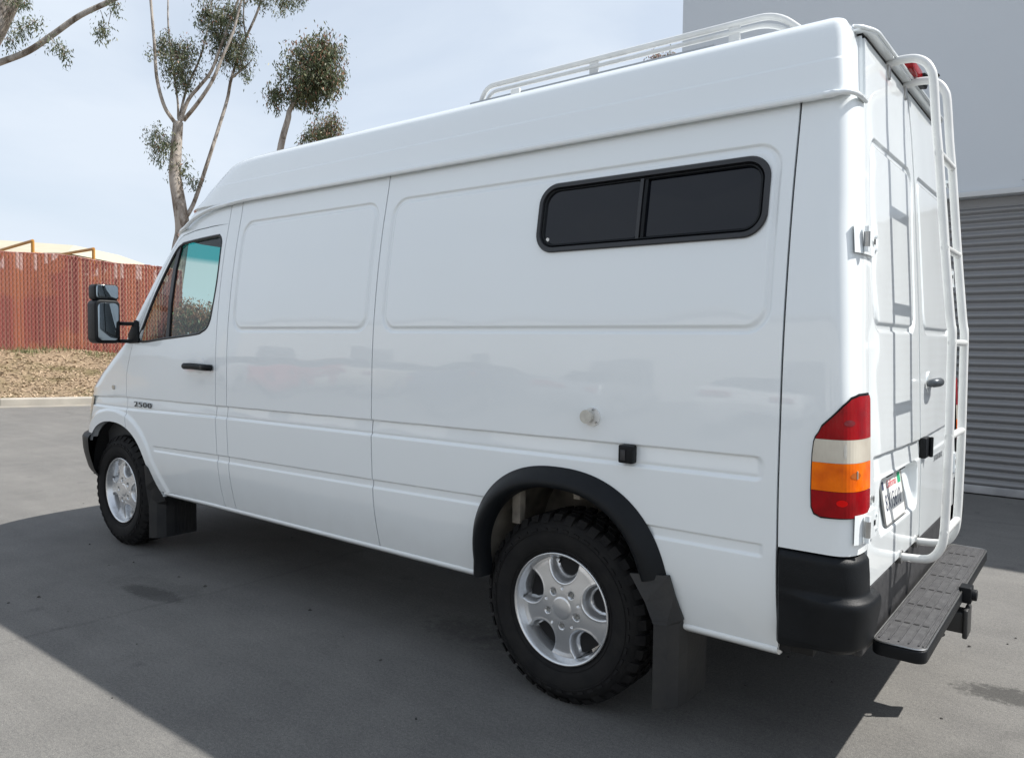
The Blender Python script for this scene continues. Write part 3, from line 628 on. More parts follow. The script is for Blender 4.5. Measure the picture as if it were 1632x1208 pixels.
def side_xy(s, z, y0=None):
    """point of the body plan curve at height z; s equals x along the flank"""
    y0 = Y(z) if y0 is None else y0; xs = XS(z); G = xs - FX(z); x1 = xs - .75 * G; H = YC - y0
    t = np.clip((xs - s) / G, 0, .75); ya = YC - H * (1 - t ** NE) ** (1 / NE); xa = s
    y1 = YC - H * (1 - .75 ** NE) ** (1 / NE); d = np.clip((x1 - s) / .9, 0, 1); yb = y1 + (YC - y1) * d
    tb = (1 - np.clip((YC - yb) / H, 0, 1) ** NE) ** (1 / NE); xb = xs - G * tb
    fr = s < x1
    return np.where(fr, xb, xa), np.where(fr, yb, np.where(s < xs, ya, y0))
def s_at_t(z, t): return XS(z) - t * (XS(z) - FX(z))
# arches
def arch_front(g=0):
    o = []
    o.append((.575 + g * 1.2, .30)); o.append((.565 + g * 1.2, .40))
    for a in np.linspace(math.radians(22), PI, 40):
        rx = (.44 if math.cos(a) > 0 else .42) + g; rz = .415 + g; c, s_ = math.cos(a), math.sin(a)
        o.append((.02 + rx * math.copysign(abs(c) ** (2 / 2.3), c), .42 + rz * abs(s_) ** (2 / 2.3)))
    o.append((-.40 - g, .30)); return o
ARF = arch_front()
def sup(cx, cz, rx, rz, a, n=2.3):
    c, s_ = math.cos(a), math.sin(a); return (cx + rx * math.copysign(abs(c) ** (2 / n), c), cz + rz * math.copysign(abs(s_) ** (2 / n), s_))
ARR = [sup(3.58, .47, .405, .415, a) for a in np.linspace(0, PI, 50)]; ARR = [(ARR[0][0], .30)] + ARR + [(ARR[-1][0], .30)]
ARFo = np.array(arch_front(.085)[1:-1])
def disp(x, z):
    """inward relief pressed into the flank"""
    d = np.zeros_like(x)
    zt = np.interp(x, [-.3, .2, 1.25, 2.55, 4.3], [.988, 1.008, 1.016, 1.030, 1.044]); zb = np.interp(x, [-.3, .2, 1.25, 2.5, 4.3], [.925, .922, .945, .955, .965])
    t = (zt - z) / (zt - zb); e = 1 - ss(4.325, 4.352, x + .018 * np.clip(np.abs(t - .5) * 2, 0, 1) ** 3)
    c = .012 * ss(0, .06, t) * (1 - .62 * np.clip(t, 0, 1)) * (1 - ss(.90, 1.02, t)) + .0035 * np.exp(-((t - .84) / .07) ** 2)
    d += np.where((t > -.1) & (t < 1.2), c * e, 0)
    zt = np.interp(x, [.5, 1.25, 2.55, 3.2, 4.3], [.718, .737, .755, .766, .768]); zb = zt - np.interp(x, [.5, 1.25, 4.3], [.032, .038, .042])
    t = (zt - z) / (zt - zb); e = (1 - ss(4.33, 4.352, x)) * ss(.52, .545, x)
    d += np.where((t > -.1) & (t < 1.3), .0085 * ss(0, .09, t) * (1 - .3 * np.clip(t, 0, 1)) * (1 - ss(.78, 1.08, t)) * e, 0)
    for x0, x1 in ((1.402, 2.503), (2.59, 4.352)):
        q = sdrr(x, z, x0, x1, 1.424, 2.032, .085); d += .0075 * ss(0, .007, q) * (1 - ss(.018, .030, q))
    # raised lip round the front arch
    m = (x < .75) & (z < 1.0)
    if m.any():
        xx = x[m]; zz_ = z[m]; n = inpoly(list(map(tuple, ARFo)) + [(-.5, .2), (.65, .2)], xx, zz_)
        c = nearest(list(map(tuple, ARFo)), xx, zz_); dist = np.hypot(c[:, 0] - xx, c[:, 1] - zz_)
        d[m] -= np.where(n, .013 * ss(0, .016, dist), 0)
    return d
def Fside(off=0.0):
    def F(U, V):
        x, y = side_xy(U, V); return np.stack([x, y + (disp(x, V) if off == 0 else 0) + off, V], -1)
    return F
ROWS = fine(.435, 2.152, .014, [(.905, 1.055, .003), (.676, .775, .003), (1.418, 1.46, .0035), (1.99, 2.036, .0035), (1.46, 1.52, .007), (1.94, 1.99, .007)])
def cols(a, b): return fine(a, b, .014, [(1.395, 1.44, .004), (2.47, 2.508, .004), (2.585, 2.63, .004), (4.31, 4.356, .004), (1.44, 1.50, .008), (2.41, 2.47, .008), (2.63, 2.70, .008), (4.24, 4.31, .008)])
FL = (0, .014, 0)
GX = [1.2475, 1.2530, 1.3580, 1.3640, 2.5380, 2.5440, 4.3890, 4.3960]
WOUT = rrect(3.425, 4.322, 1.729, 1.995, .075)
WHOLE = rrect(3.445, 4.302, 1.749, 1.975, .06)
left = []
left.append(sheet('pillar_panel', Fside(), fine(GX[1], GX[2], .012), ROWS, M['paint'], van, flange=FL))
left.append(sheet('cargo_side_panel', Fside(), cols(GX[3], GX[4]), ROWS, M['paint'], van, flange=FL))
sheet('rear_side_panel', Fside(), cols(GX[5], GX[6]), ROWS, M['paint'], van, holes=[ARR, WHOLE], flange=FL)
rsp = sheet('rear_side_panel', Fside(), fine(GX[5], GX[6], .02), fine(.435, 2.152, .02), M['paint'], van, holes=[ARR], flange=FL); rsp.scale = (1, -1, 1); rsp.location = (0, WID, 0)
only_left = sheet('cargo_window_recess', lambda U, V: np.stack([U, Y(V) + .03, V], -1), [3.44, 4.31], [1.74, 1.99], M['gap'], van)
# door
DOORWIN = [(.372, 1.366), (.419, 1.470), (.538, 1.664), (.651, 1.826), (.72, 1.915), (.77, 1.945), (.83, 1.957), (1.135, 1.973), (1.175, 1.968), (1.198, 1.945), (1.207, 1.90), (1.210, 1.708), (1.186, 1.533), (1.171, 1.482), (1.145, 1.448), (1.10, 1.428), (1.029, 1.412), (.68, 1.384)]
DOOR = [(.21, .40), (.2135, 1.012), (.2135, 1.14), (.232, 1.20), (.252, 1.253), (.285, 1.33), (.322, 1.372), (.385, 1.468), (.50, 1.655), (.612, 1.820), (.685, 1.925), (.73, 1.975), (.77, 1.998), (.91, 2.020), (1.10, 2.030), (1.2475, 2.034), (1.2475, .40)]
def grow(poly, g):
    p = np.array(poly); a = np.roll(p, 1, 0); b = np.roll(p, -1, 0); t = b - a; t /= np.linalg.norm(t, axis=1)[:, None]; n = np.stack([t[:, 1], -t[:, 0]], -1)
    ar = .5 * np.sum(p[:, 0] * np.roll(p[:, 1], -1) - np.roll(p[:, 0], -1) * p[:, 1]); n *= 1 if ar > 0 else -1
    return [tuple(q) for q in p + n * g]
DR = fine(.435, 2.06, .010, [(.905, 1.055, .003), (.676, .775, .003)])
left.append(sheet('front_door', Fside(), fine(.12, 1.2475, .009), DR, M['paint'], van, holes=[DOORWIN, ARF], keep=DOOR, flange=FL)); door = left[-1]
# fender and bonnet flank: from the centre line of the nose to the door gap
FEN = [(p[0] - .005, p[1]) for p in DOOR[:6]] + [(.31, 1.352)]
ZH = 1.352
def Fnose(U, V):
    x, y = side_xy(U, V); return np.stack([x, y + disp(x, V), V], -1)
left.append(sheet('fender', Fnose, fine(-.95, .34, .012, [(-.95, -.5, .03)]), fine(.68, ZH, .011, [(.905, 1.0, .004)]), M['paint'], van, holes=[ARF], keep=[(-1.4, .68)] + [(FEN[0][0], .68)] + FEN[1:] + [(-1.4, ZH)], flange=FL))
# nose infill to centre line (bonnet and grille surround)
def Fn2(U, V):
    s = s_at_t(V, .75) - U * .9; x, y = side_xy(s, V); return np.stack([x, y, V], -1)
# (s below -.95 continues to the centre line)
def Fn3(U, V):
    s0 = -.95; s1 = s_at_t(V, .75) - .9; s = s0 + (s1 - s0) * U; x, y = side_xy(s, V); return np.stack([x, y, V], -1)
left.append(sheet('bonnet', Fn3, np.linspace(0, 1, 24), fine(.68, ZH, .03), M['paint'], van, flip=True))
# cab frame round the door and the roof header
DO2 = grow(DOOR, .005)
def pil(z): return s_at_t(z, .55)
zc = np.linspace(1.354, 2.152, 20)
KEEPF = [(pil(z), z) for z in zc] + [(1.2475, 2.152), (1.2475, 1.354)]
left.append(sheet('cab_frame', Fside(), fine(-.12, 1.2475, .010), fine(1.354, 2.152, .010), M['paint'], van, holes=[DO2], keep=KEEPF, flange=(0, .012, 0)))
# corner
RC, PC = .09, 3.0
def corner_xy(U, z, off, y0=None):
    y0 = Y(z) if y0 is None else y0; B = yE(z) - y0; xs = XR(z) - RC; ph = np.clip(U - 1, 0, 1) * PI / 2; s_ = np.sin(ph); c_ = np.maximum(np.cos(ph), 1e-9)
    r = ((s_ / (RC + off)) ** PC + (c_ / (B + off)) ** PC) ** (-1 / PC)
    xa = GX[7] + (xs - GX[7]) * np.clip(U, 0, 1)
    return np.where(U <= 1, xa, xs + r * s_), np.where(U <= 1, y0 - off, y0 + B - r * c_)
def Fcorner(off=0.0):
    def F(U, V):
        x, y = corner_xy(U, V, off); return np.stack([x, y, V], -1)
    return F
CU = list(np.linspace(0, 1, 10)) + list(np.linspace(1, 2, 36))
left.append(sheet('corner_panel', Fcorner(), CU, fine(.770, 2.152, .02), M['paint'], van, flange=(-.004, .012, 0)))
# sill
def Fsill(U, V):
    th = V * PI; zc_ = .428; y = Y(.44) - .008 * np.sin(th) + .006 * V + .02 * V ** 2; z = .436 - .034 * V - .004 * ss(1.2, .5, U); return np.stack([U, y, z], -1)
left.append(sheet('sill', Fsill, fine(.57, 3.13, .06), np.linspace(0, 1, 9), M['paint'], van, flange=(0, .03, 0)))
left.append(sheet('sill', Fsill, fine(4.06, 4.386, .06), np.linspace(0, 1, 9), M['paint'], van, flange=(0, .03, 0)))
# inner dark hull behind the shut lines
inner = sheet('inner_hull', Fside(.016), fine(.16, 4.5, .03), fine(.42, 2.2, .03), M['gap'], van, holes=[grow(ARF, .02), grow(ARR, .02), grow(DOORWIN, .004), grow(WHOLE, -.01)], keep=[(.17, .42), (.17, 1.2), (.31, 1.38), (.39, 1.50), (.62, 1.84), (.80, 2.01), (.98, 2.10), (4.43, 2.10), (4.43, .42)])
left.append(inner)
# right-hand flank: the same pressings, mirrored, sharing mesh data
for o in left:
    c = o.copy(); COL.objects.link(c); c.parent = van; c.scale = (1, -1, 1); c.location = (0, WID, 0)
# windshield
def Fws(U, V):
    s = pil(V) - .004; x1 = s_at_t(V, .75); s1 = x1 - .9; t = 1 - np.abs(U); sgn = np.sign(U)
    # spread evenly: flank part then nose part
    sA = s; q = np.abs(U); ss_ = np.where(q > .85, sA + (x1 - sA) * (1 - q) / .15, x1 + (s1 - x1) * (1 - q / .85))
    x, y = side_xy(ss_, V); y = np.where(U > 0, WID - y, y); return np.stack([x, y, V], -1)
o = sheet('windshield', Fws, np.linspace(-1, 1, 61), np.linspace(1.362, 2.01, 16), M['windshield'], van)
o = sheet('windshield_header', Fws, np.linspace(-1, 1, 61), np.linspace(2.01, 2.152, 6), M['paint'], van)
# grille, headlights, front bumper (turned away from the photograph's side)
def Ffront(o1, s_end=-1.2):
    def F(U, V):
        z = V; sE = s_at_t(z, .75) - .9; q = np.abs(U); s = np.where(q > .0, s_at_t(z, .10) + (sE - s_at_t(z, .10)) * (1 - q), sE)
        x, y = side_xy(s, z); nx = -(XS(z) - x) / (XS(z) - FX(z)); x = x - o1 * np.clip(-nx * 1.6, 0, 1); y = np.where(U > 0, WID - y, y)
        return np.stack([x, y, V], -1)
    return F
sheet('grille', Ffront(.012), np.linspace(-.52, .52, 30), np.linspace(.74, .96, 6), M['trim'], van)
for s_ in (-1, 1):
    sheet('headlight', Ffront(.014), np.linspace(.60, .95, 14) * s_, np.linspace(.76, .985, 6), M['clear'], van, flip=s_ > 0)
def Fbump(U, V):
    # U: 0 = left end, 1 = right end round the nose; V: section parameter
    q = np.abs(U * 2 - 1); P = np.interp(V, [0, .2, .5, .8, 1], [.42, .47, .60, .71, .735]); b = np.interp(V, [0, .2, .5, .8, 1], [.02, .07, .085, .08, .02])
    z = P; s0 = -.27; sE = s_at_t(z, .75) - .9; s = s0 + (sE - s0) * (1 - q)
    x, y = side_xy(s, z); gx = -np.clip((XS(z) - x) / (XS(z) - FX(z)), 0, 1); gy = -np.sqrt(np.clip(1 - gx ** 2, 0, 1)); x = x + b * gx; y = y + b * gy * .55
    y = np.where(U > .5, WID - y, y); return np.stack([x, y, z], -1)
sheet('front_bumper', Fbump, np.linspace(0, 1, 61), np.linspace(0, 1, 14), M['trim'], van)
# ---------------------------------------------------------------- roof
zl = np.array([2.150, 2.156, 2.165, 2.18, 2.20, 2.23, 2.25, 2.262, 2.2645, 2.2705, 2.273, 2.285, 2.31, 2.34, 2.365, 2.385, 2.395, 2.404, 2.413, 2.420, 2.427, 2.433, 2.438, 2.443, 2.448, 2.453, 2.457, 2.461, 2.465, 2.469, 2.473, 2.477, 2.483, 2.490])
def YR(z):
    y = np.interp(z, [2.150, 2.155, 2.27, 2.355, 2.378, 2.397, 2.411, 2.422, 2.433, 2.443, 2.453, 2.463, 2.473, 2.490], [.044, .044, .074, .101, .110, .121, .136, .156, .183, .217, .258, .31, .365, .50])
    return y + .004 * (ss(2.2645, 2.2705, z) - .5)
def e_(z): return np.interp(z, [2.15, 2.39, 2.41, 2.43, 2.45, 2.47, 2.49], [.016, .018, .024, .040, .070, .115, .18])
def roof_curve(z):
    pts = []; xr = float(XR(z) - e_(z)); y0 = float(YR(z)); R = .034
    pts.append((xr - .002, max(float(yE(z)) + .02, y0 + .06), z))
    for a in np.linspace(0, PI / 2, 8): pts.append((xr - R + R * math.cos(a), y0 + R - R * math.sin(a), z))
    xs = float(XS(z))
    for x in np.linspace(xr - R, xs, 24)[1:]: pts.append((x, y0, z))
    G = xs - float(FX(z)); H = YC - y0
    for a in np.linspace(0, 1, 40)[1:]:
        yb = y0 + H * (a ** 1.35); t = (1 - min(1, (YC - yb) / H) ** NE) ** (1 / NE); pts.append((xs - G * t, yb, z))
    return pts
lv = [roof_curve(float(z)) for z in zl]; base_ = lv[-1]
for w_ in (.12, .26, .42, .6, .8, 1.0):
    k_ = 2.490 + .022 * (1 - (1 - w_) ** 2); xr0 = base_[0][0]
    lv.append([(min(max(x, FX(2.49) + .0 + .35 * w_ * 0), xr0 - .0), y + (YC - y) * w_, k_) for x, y, z in base_])
lv.insert(0, [(x + (.04 if x < 1.0 else 0), y + .035, z - .001) for x, y, z in lv[0]])
V_ = [p for l in lv for p in l]; n_ = len(lv[0]); F_ = [(i * n_ + j, i * n_ + j + 1, (i + 1) * n_ + j + 1, (i + 1) * n_ + j) for i in range(len(lv) - 1) for j in range(n_ - 1)]
roof = pydata('high_roof', V_, F_, van, M['paint'], True); c = roof.copy(); COL.objects.link(c); c.parent = van; c.scale = (1, -1, 1); c.location = (0, WID, 0)
def Fhead(U, V):
    y0 = YR(V) + .052; y = y0 + (YC - y0) * U; return np.stack([XR(V) - e_(V) + 0 * U, y, V], -1)
o = sheet('rear_header', Fhead, np.linspace(0, 1, 16), [z for z in zl if z >= 2.384], M['paint'], van, flip=True); c = o.copy(); COL.objects.link(c); c.parent = van; c.scale = (1, -1, 1); c.location = (0, WID, 0)
# door surround standing behind the roof shell, left and right
def Fsur(U, V):
    return np.stack([4.46 + (XR(V) - .006 - 4.46) * U, yE(V) - .004 + 0 * U, V], -1)
o = sheet('door_surround', Fsur, np.linspace(0, 1, 4), np.linspace(2.14, 2.392, 12), M['paint'], van); c = o.copy(); COL.objects.link(c); c.parent = van; c.scale = (1, -1, 1); c.location = (0, WID, 0)
o = pydata('roof_ledge', [(4.38, .05, 2.153), (4.48, .05, 2.153), (4.51, .065, 2.153), (4.535, .105, 2.153), (4.542, .20, 2.153), (4.38, .30, 2.153)], [(0, 1, 2, 3, 4, 5)], van, M['paint']); c = o.copy(); COL.objects.link(c); c.parent = van; c.scale = (1, -1, 1); c.location = (0, WID, 0)
# gutter moulding below the roof
path = []
for x, z in ((4.53, 2.150), (4.4, 2.150), (3, 2.150), (1.6, 2.152), (1.389, 2.150), (1.216, 2.143), (1.10, 2.135), (1.024, 2.124), (.95, 2.107), (.897, 2.090), (.85, 2.066), (.824, 2.048)):
    path.append((x, float(Y(min(z, 2.145))) - .020, z))
PM = smoothpath(path, 5)
for z, t in ((2.035, .25), (2.022, .45), (2.015, .6)):
    s_ = float(s_at_t(z, t)); x, y = side_xy(np.array([s_]), np.array([z])); PM.append(Vector((float(x[0]) - .008, float(y[0]) - .006, z)))
for a in (.1, .35, .7, 1.0):
    z = 2.012; s_ = float(s_at_t(z, .75)) - .9 * a; x, y = side_xy(np.array([s_]), np.array([z])); PM.append(Vector((float(x[0]) - .008, float(y[0]), z)))
cr0 = (float(XR(2.15)) - .028, .10, 2.150)
PM = smoothpath([(4.552, .175, 2.150), (4.552, .12, 2.150), (4.546, .070, 2.150), (4.525, .043, 2.150), (4.48, .040, 2.150), (4.44, .040, 2.150)], 5) + [q for q in PM if q.x < 4.42]
mb = MB(); mb.tube(PM, [.0085 if q.x > 4.50 else .0115 for q in PM], 8); o = mb.build('gutter_moulding', M['rail_paint'], van, True); o.data.materials[0] = M['paint']
c = o.copy(); COL.objects.link(c); c.parent = van; c.scale = (1, -1, 1); c.location = (0, WID, 0)
# rear rim of the roof above the doors
ry0 = .30
mb = MB(); P = [(4.530, .255, 2.30), (4.524, .270, 2.36)] + [(4.530, .30, 2.392), (4.533, .5, 2.396), (4.533, .915, 2.397), (4.533, 1.33, 2.396), (4.530, 1.53, 2.392), (4.524, 1.56, 2.36)]
MB().prism([(4.47, .235), (4.515, .235), (4.547, .30), (4.547, 1.53), (4.515, 1.595), (4.47, 1.595)], 'z', 2.392, 2.401).build('roof_rim', M['paint'], van, bevel=.003)
MB().tube(roundpath([(4.497, .215, 2.403), (4.517, .232, 2.4035), (4.549, .30, 2.404), (4.549, 1.53, 2.404), (4.517, 1.598, 2.4035), (4.497, 1.615, 2.403)], .05), .0065, 8).build('rim_bead', M['paint'], van, True)
MB().box(4.45, 4.516, .26, 1.57, 2.386, 2.402).build('door_seal', M['gap'], van)
MB().box(4.44, 4.52, .29, .912, 2.36, 2.388).build('door_seal', M['gap'], van)
# ---------------------------------------------------------------- rear doors
def relief(y, z, left_):
    d = np.zeros_like(y); sh = (yE(z) - .15)
    q = sdrr(y - sh * .8, z, .205, .858, 1.436, 2.062, .08); d += .008 * ss(0, .008, q) * (1 - ss(.02, .034, q))
    zt = np.interp(y, [.19, .9], [1.044, 1.030]); t = (zt - z) / .075; e = ss(.165, .18, y)
    d += np.where((t > -.1) & (t < 1.2), .010 * ss(0, .08, t) * (1 - .6 * np.clip(t, 0, 1)) * (1 - ss(.9, 1.02, t)) * e, 0)
    if left_:
        q = sdrr(y, z, .235, .86, .772, .962, .05); d += (.010 + .034 * (z - .772) / .19) * ss(0, .02, q)
    q = sdrr(y, z, .12, .90, .65, .70, .01)
    return d
def Frear(left_):
    def F(U, V):
        y = yE(V) + .004 + (.904 - yE(V) - .004) * U; zz2 = V; r = relief(y, zz2, left_); return np.stack([XR(V) - r, y if left_ else WID - y, V], -1)
    return F
ru = fine(0, 1, .012, [(.08, .20, .006), (.86, .98, .006)]); rv = fine(.645, 2.378, .016, [(.76, .80, .005), (.93, 1.06, .0035), (1.43, 1.475, .004), (2.02, 2.066, .004)])
ld = sheet('rear_door', Frear(True), ru, rv, M['paint'], van, flange=(-.016, 0, 0), flip=False)
rdn = sheet('rear_door', Frear(False), ru, rv, M['paint'], van, flange=(-.016, 0, 0), flip=True)
MB().box(4.40, 4.47, .16, 1.67, .45, 2.3).build('inner_bulkhead', M['gap'], van)
MB().prism([(4.45, .645)] + [(float(XR(z)) - .022, z) for z in np.linspace(.645, 2.38, 16)] + [(4.45, 2.38)], 'y', .895, .935).build('door_seal', M['gap'], van)
# hinges
def hinge(z0, z1, mirror=False):
    F = Fcorner(.010); P = []
    us = np.linspace(1.38, 2.0, 10)
    v = []; f = []
    for z in (z0, z1):
        for u in us: v.append(tuple(F(np.array([u]), np.array([z]))[0]))
        v.append((float(XR(z)) + .012, float(yE(z)) + .06, z))
    n = len(us) + 1
    vi = [(p[0] - .012 * (.3 + .7 * (i % n) / n), p[1] + .010 * (1 - (i % n) / n), p[2]) for i, p in enumerate(v)]
    v += vi
    for j in range(n - 1):
        f += [(j, j + 1, n + j + 1, n + j), (2 * n + j, 2 * n + j + 1, j + 1, j), (n + j, n + j + 1, 3 * n + j + 1, 3 * n + j)]
    f += [(0, n, 3 * n, 2 * n), (n - 1, 2 * n - 1, 4 * n - 1, 3 * n - 1)]
    h = MB(); h.add(v, f); pc = F(np.array([1.60]), np.array([(z0 + z1) / 2]))[0]
    h.tube([(pc[0] + .010, pc[1] - .006, z0 + .004), (pc[0] + .010, pc[1] - .006, z1 - .004)], .0085, 8)
    for dz in (.022, z1 - z0 - .022): h.tube([(float(XR(z0)) + .008, float(yE(z0)) + .055, z0 + dz), (float(XR(z0)) + .015, float(yE(z0)) + .055, z0 + dz)], .006, 6)
    o = h.build('hinge', M['paint'], ld if not mirror else rdn, False)
    k = MB(); k.tube([(pc[0] + .010, pc[1] - .006, z0 + .02), (pc[0] + .010, pc[1] - .006, z1 - .02)], .0092, 8)
    b_ = MB().box(float(XR(z0)) + .0115, float(XR(z0)) + .0135, float(yE(z0)) + .028, float(yE(z0)) + .040, z0 + .037, z0 + .053).build('hinge_screw', M['dark_metal'], ld if not mirror else rdn)
    if mirror: b_.scale = (1, -1, 1); b_.location = (0, WID, 0)
    o2 = k.build('hinge_pin', M['steel'], ld if not mirror else rdn, True)
    if mirror:
        for q in (o, o2): q.scale = (1, -1, 1); q.location = (0, WID, 0)
for a, b in ((1.668, 1.752), (.805, .893)): hinge(a, b); hinge(a, b, True)
# door furniture
h = MB(); h.tube(smoothpath([(4.612, 1.02, 1.243), (4.638, 1.04, 1.247), (4.642, 1.10, 1.248), (4.630, 1.155, 1.246)], 4), [.012, .016, .017, .018, .018, .018, .018, .018, .018, .017, .016, .014, .012], 10); h.build('handle', M['badge'], rdn, True)
MB().tube([(4.60, 1.10, 1.245), (4.607, 1.10, 1.245)], .045, 20).build('handle_bowl', M['steel'], rdn, True).data.materials[0] = M['paint']
MB().box(4.606, 4.632, .925, 1.005, .955, 1.035).box(4.632, 4.646, .985, 1.0, .955, 1.035).build('latch', M['trim'], rdn, bevel=.004)
rx = Matrix.Rotation(PI / 2, 4, 'X'); rz = Matrix.Rotation(PI / 2, 4, 'Z')
text('badge', 'SPRINTER', .036, M['letter_grey'], rdn, Matrix.Translation((4.6195, 1.285, .925)) @ rz @ rx, .001, xs=1.25)
# number plate
pl = MB(); tilt = Matrix.Translation((4.601, .518, .866)) @ Matrix.Rotation(math.radians(-9), 4, 'Y')
pl.prism(rrect(-.152, .152, -.076, .076, .012, 4), 'x', -.001, .001); pl.v = [tuple(tilt @ Vector(p)) for p in pl.v]; plate = pl.build('number_plate', M['plate'], ld)
fr = MB(); fr.tube([tilt @ Vector((.001, a, b)) for a, b in rrect(-.156, .156, -.080, .080, .013, 4)], .0035, 6, closed=True); fr.build('plate_frame', M['steel'], plate, True)
tx = tilt @ rz @ rx
text('plate_number', '8X15610', .078, M['ink'], plate, tx @ Matrix.Translation((0, -.010, .0012)), .0004, space=1.02, xs=.80)
text('plate_state', 'California', .038, M['script_red'], plate, tx @ Matrix.Translation((-.005, .050, .0012)), .0004, shear=.3)
pl = MB(); pl.box(.0012, .0016, .095, .140, .035, .072); pl.v = [tuple(tilt @ Vector(p)) for p in pl.v]; pl.build('month_sticker', M['sticker_green'], plate)
pl = MB(); pl.box(.0012, .0016, -.140, -.115, .040, .068); pl.v = [tuple(tilt @ Vector(p)) for p in pl.v]; pl.build('month_sticker', M['ink'], plate)
for y_ in (.38, .58): MB().box(4.580, 4.612, y_, y_ + .075, .952, .964).build('plate_lamp', M['trim'], ld, bevel=.003)
# lock
MB().tube([(4.615, .135, .92), (4.624, .135, .92)], .011, 12).build('lock', M['steel'], ld, True)
# third brake light and rear camera
MB().box(4.50, 4.572, .74, .92, 2.407, 2.446).build('brake_light', M['red'], van, bevel=.008)
MB().prism([(4.50, 2.407), (4.575, 2.395), (4.585, 2.44), (4.50, 2.446)], 'y', .925, 1.00).tube([(4.57, .96, 2.432), (4.612, .96, 2.436), (4.622, .96, 2.425)], .008, 6).build('rear_camera', M['trim'], van, bevel=.006)
# ---------------------------------------------------------------- tail lights
TP = [(.735, .956), (.74, .908), (.80, .888), (.957, .880), (1.17, .882), (1.38, .883), (1.75, .885), (1.95, .90), (1.965, 1.10), (1.95, 1.235), (1.88, 1.250), (1.46, 1.250), (1.325, 1.241), (1.22, 1.217), (1.105, 1.184), (.92, 1.136), (.84, 1.122), (.80, 1.106), (.765, 1.07), (.747, 1.02)]
tl = sheet('tail_light', Fcorner(.004), fine(.70, 1.98, .02), fine(.865, 1.265, .006), M['trim'], van, keep=TP, flange=(-.01, .015, 0))
def inset(poly, a, b): # shrink a little in u and z
    cu = sum(p[0] for p in poly) / len(poly); cz = sum(p[1] for p in poly) / len(poly)
    return [(cu + (p[0] - cu) * a, cz + (p[1] - cz) * b) for p in poly]
TI = inset(TP, .95, .965)
def Flens(z0, z1):
    def F(U, V):
        b = .0; q = .0085 + 0 * V
        q = q + .00018 * np.sin(U * 150); x, y = corner_xy(U, V, q)
        return np.stack([x, y, V], -1)
    return F
lens = []
for nm, z0, z1, mm in (('red_lens', 1.1160, 1.27, 'red'), ('clear_lens', 1.0470, 1.1155, 'clear'), ('amber_lens', .9635, 1.0465, 'amber'), ('red_lens', .86, .9625, 'red')):
    zz0 = max(z0, min(p[1] for p in TI)); zz1 = min(z1, max(p[1] for p in TI))
    lens.append(sheet(nm, Flens(zz0, zz1), fine(.73, 1.965, .010), fine(zz0, zz1, .006), M[mm], tl, keep=[(p[0], p[1]) for p in TI]))
M['red_dark'] = mat('deep_red_spot', (.16, .0, .006), .2, coat=.3); M['red_hot'] = mat('red_glow_spot', (.70, .0, .0), .3, spec=.2); M['amber_dark'] = mat('deep_amber_spot', (.42, .09, .0), .2, coat=.3)
for u, z, w_, h_, mm in ((1.40, 1.010, .017, .010, 'amber_dark'), (1.22, .930, .013, .010, 'red_hot'), (1.30, 1.165, .014, .009, 'red_dark'), (1.25, 1.083, .004, .024, 'cap')):  # colour discs on the lens: one paints a bright glow, others darker spots
    P = []
    for q_ in (.5, 1):
        for a in np.linspace(0, 2 * PI, 17)[:-1]: P.append(tuple(Fcorner(.0093)(np.array([u + w_ * 5 * q_ * math.cos(a)]), np.array([z + h_ * q_ * math.sin(a)]))[0]))
    P.append(tuple(Fcorner(.0095)(np.array([u]), np.array([z]))[0]))
    lens.append(pydata('lens_spot', P, [(i_, (i_ + 1) % 16, 32) for i_ in range(16)] + [(i_ + 16, (i_ + 1) % 16 + 16, (i_ + 1) % 16, i_) for i_ in range(16)], tl, M[mm], True))
pc = Fcorner(.0115)(np.array([1.42]), np.array([1.012]))[0]; lens.append(MB().tube([(pc[0] - .002, pc[1], 1.000), (pc[0] - .002, pc[1], 1.024)], .0022, 6).build('bulb', M['clear'], tl, True))
ct = tl.copy(); COL.objects.link(ct); ct.parent = van; ct.scale = (1, -1, 1); ct.location = (0, WID, 0)
for l_ in lens: q = l_.copy(); COL.objects.link(q); q.parent = ct
# ---------------------------------------------------------------- rear bumper
def Fbc(U, V):
    # V section 0 bottom .. 1 top ; U along corner and on across the back
    z = np.interp(V, [0, .12, .3, .55, .62, .66, .8, .96, 1], [.478, .466, .490, .605, .635, .645, .70, .752, .764])
    off = np.interp(V, [0, .12, .3, .55, .62, .66, .8, .96, 1], [-.05, -.008, .022, .040, .038, .016, .014, .010, -.006])
    y0 = Y(np.maximum(z, .60)); off = np.where(z < .66, .014 + (off - .014) * (.12 + .88 * ss(.1, 1.1, U)), off)
    x, y = corner_xy(U, z, off, y0); x = np.maximum(x, GX[7] + .008); y = y + np.clip(U - 2, 0, 1) * .13
    return np.stack([x, y, z], -1)
bc = sheet('bumper_corner', Fbc, list(np.linspace(0, 1, 10)) + list(np.linspace(1, 2, 18)) + [2.2], np.linspace(0, 1, 36), M['trim'], van, flange=(-.012, .02, 0), holes=[[(1.90, .655), (3, .655), (3, 1.2), (1.90, 1.2)]])
c = bc.copy(); COL.objects.link(c); c.parent = van; c.scale = (1, -1, 1); c.location = (0, WID, 0)
MB().box(4.46, 4.612, .11, 1.72, .425, .632).build('rear_bumper', M['trim_worn'], van, bevel=.01)
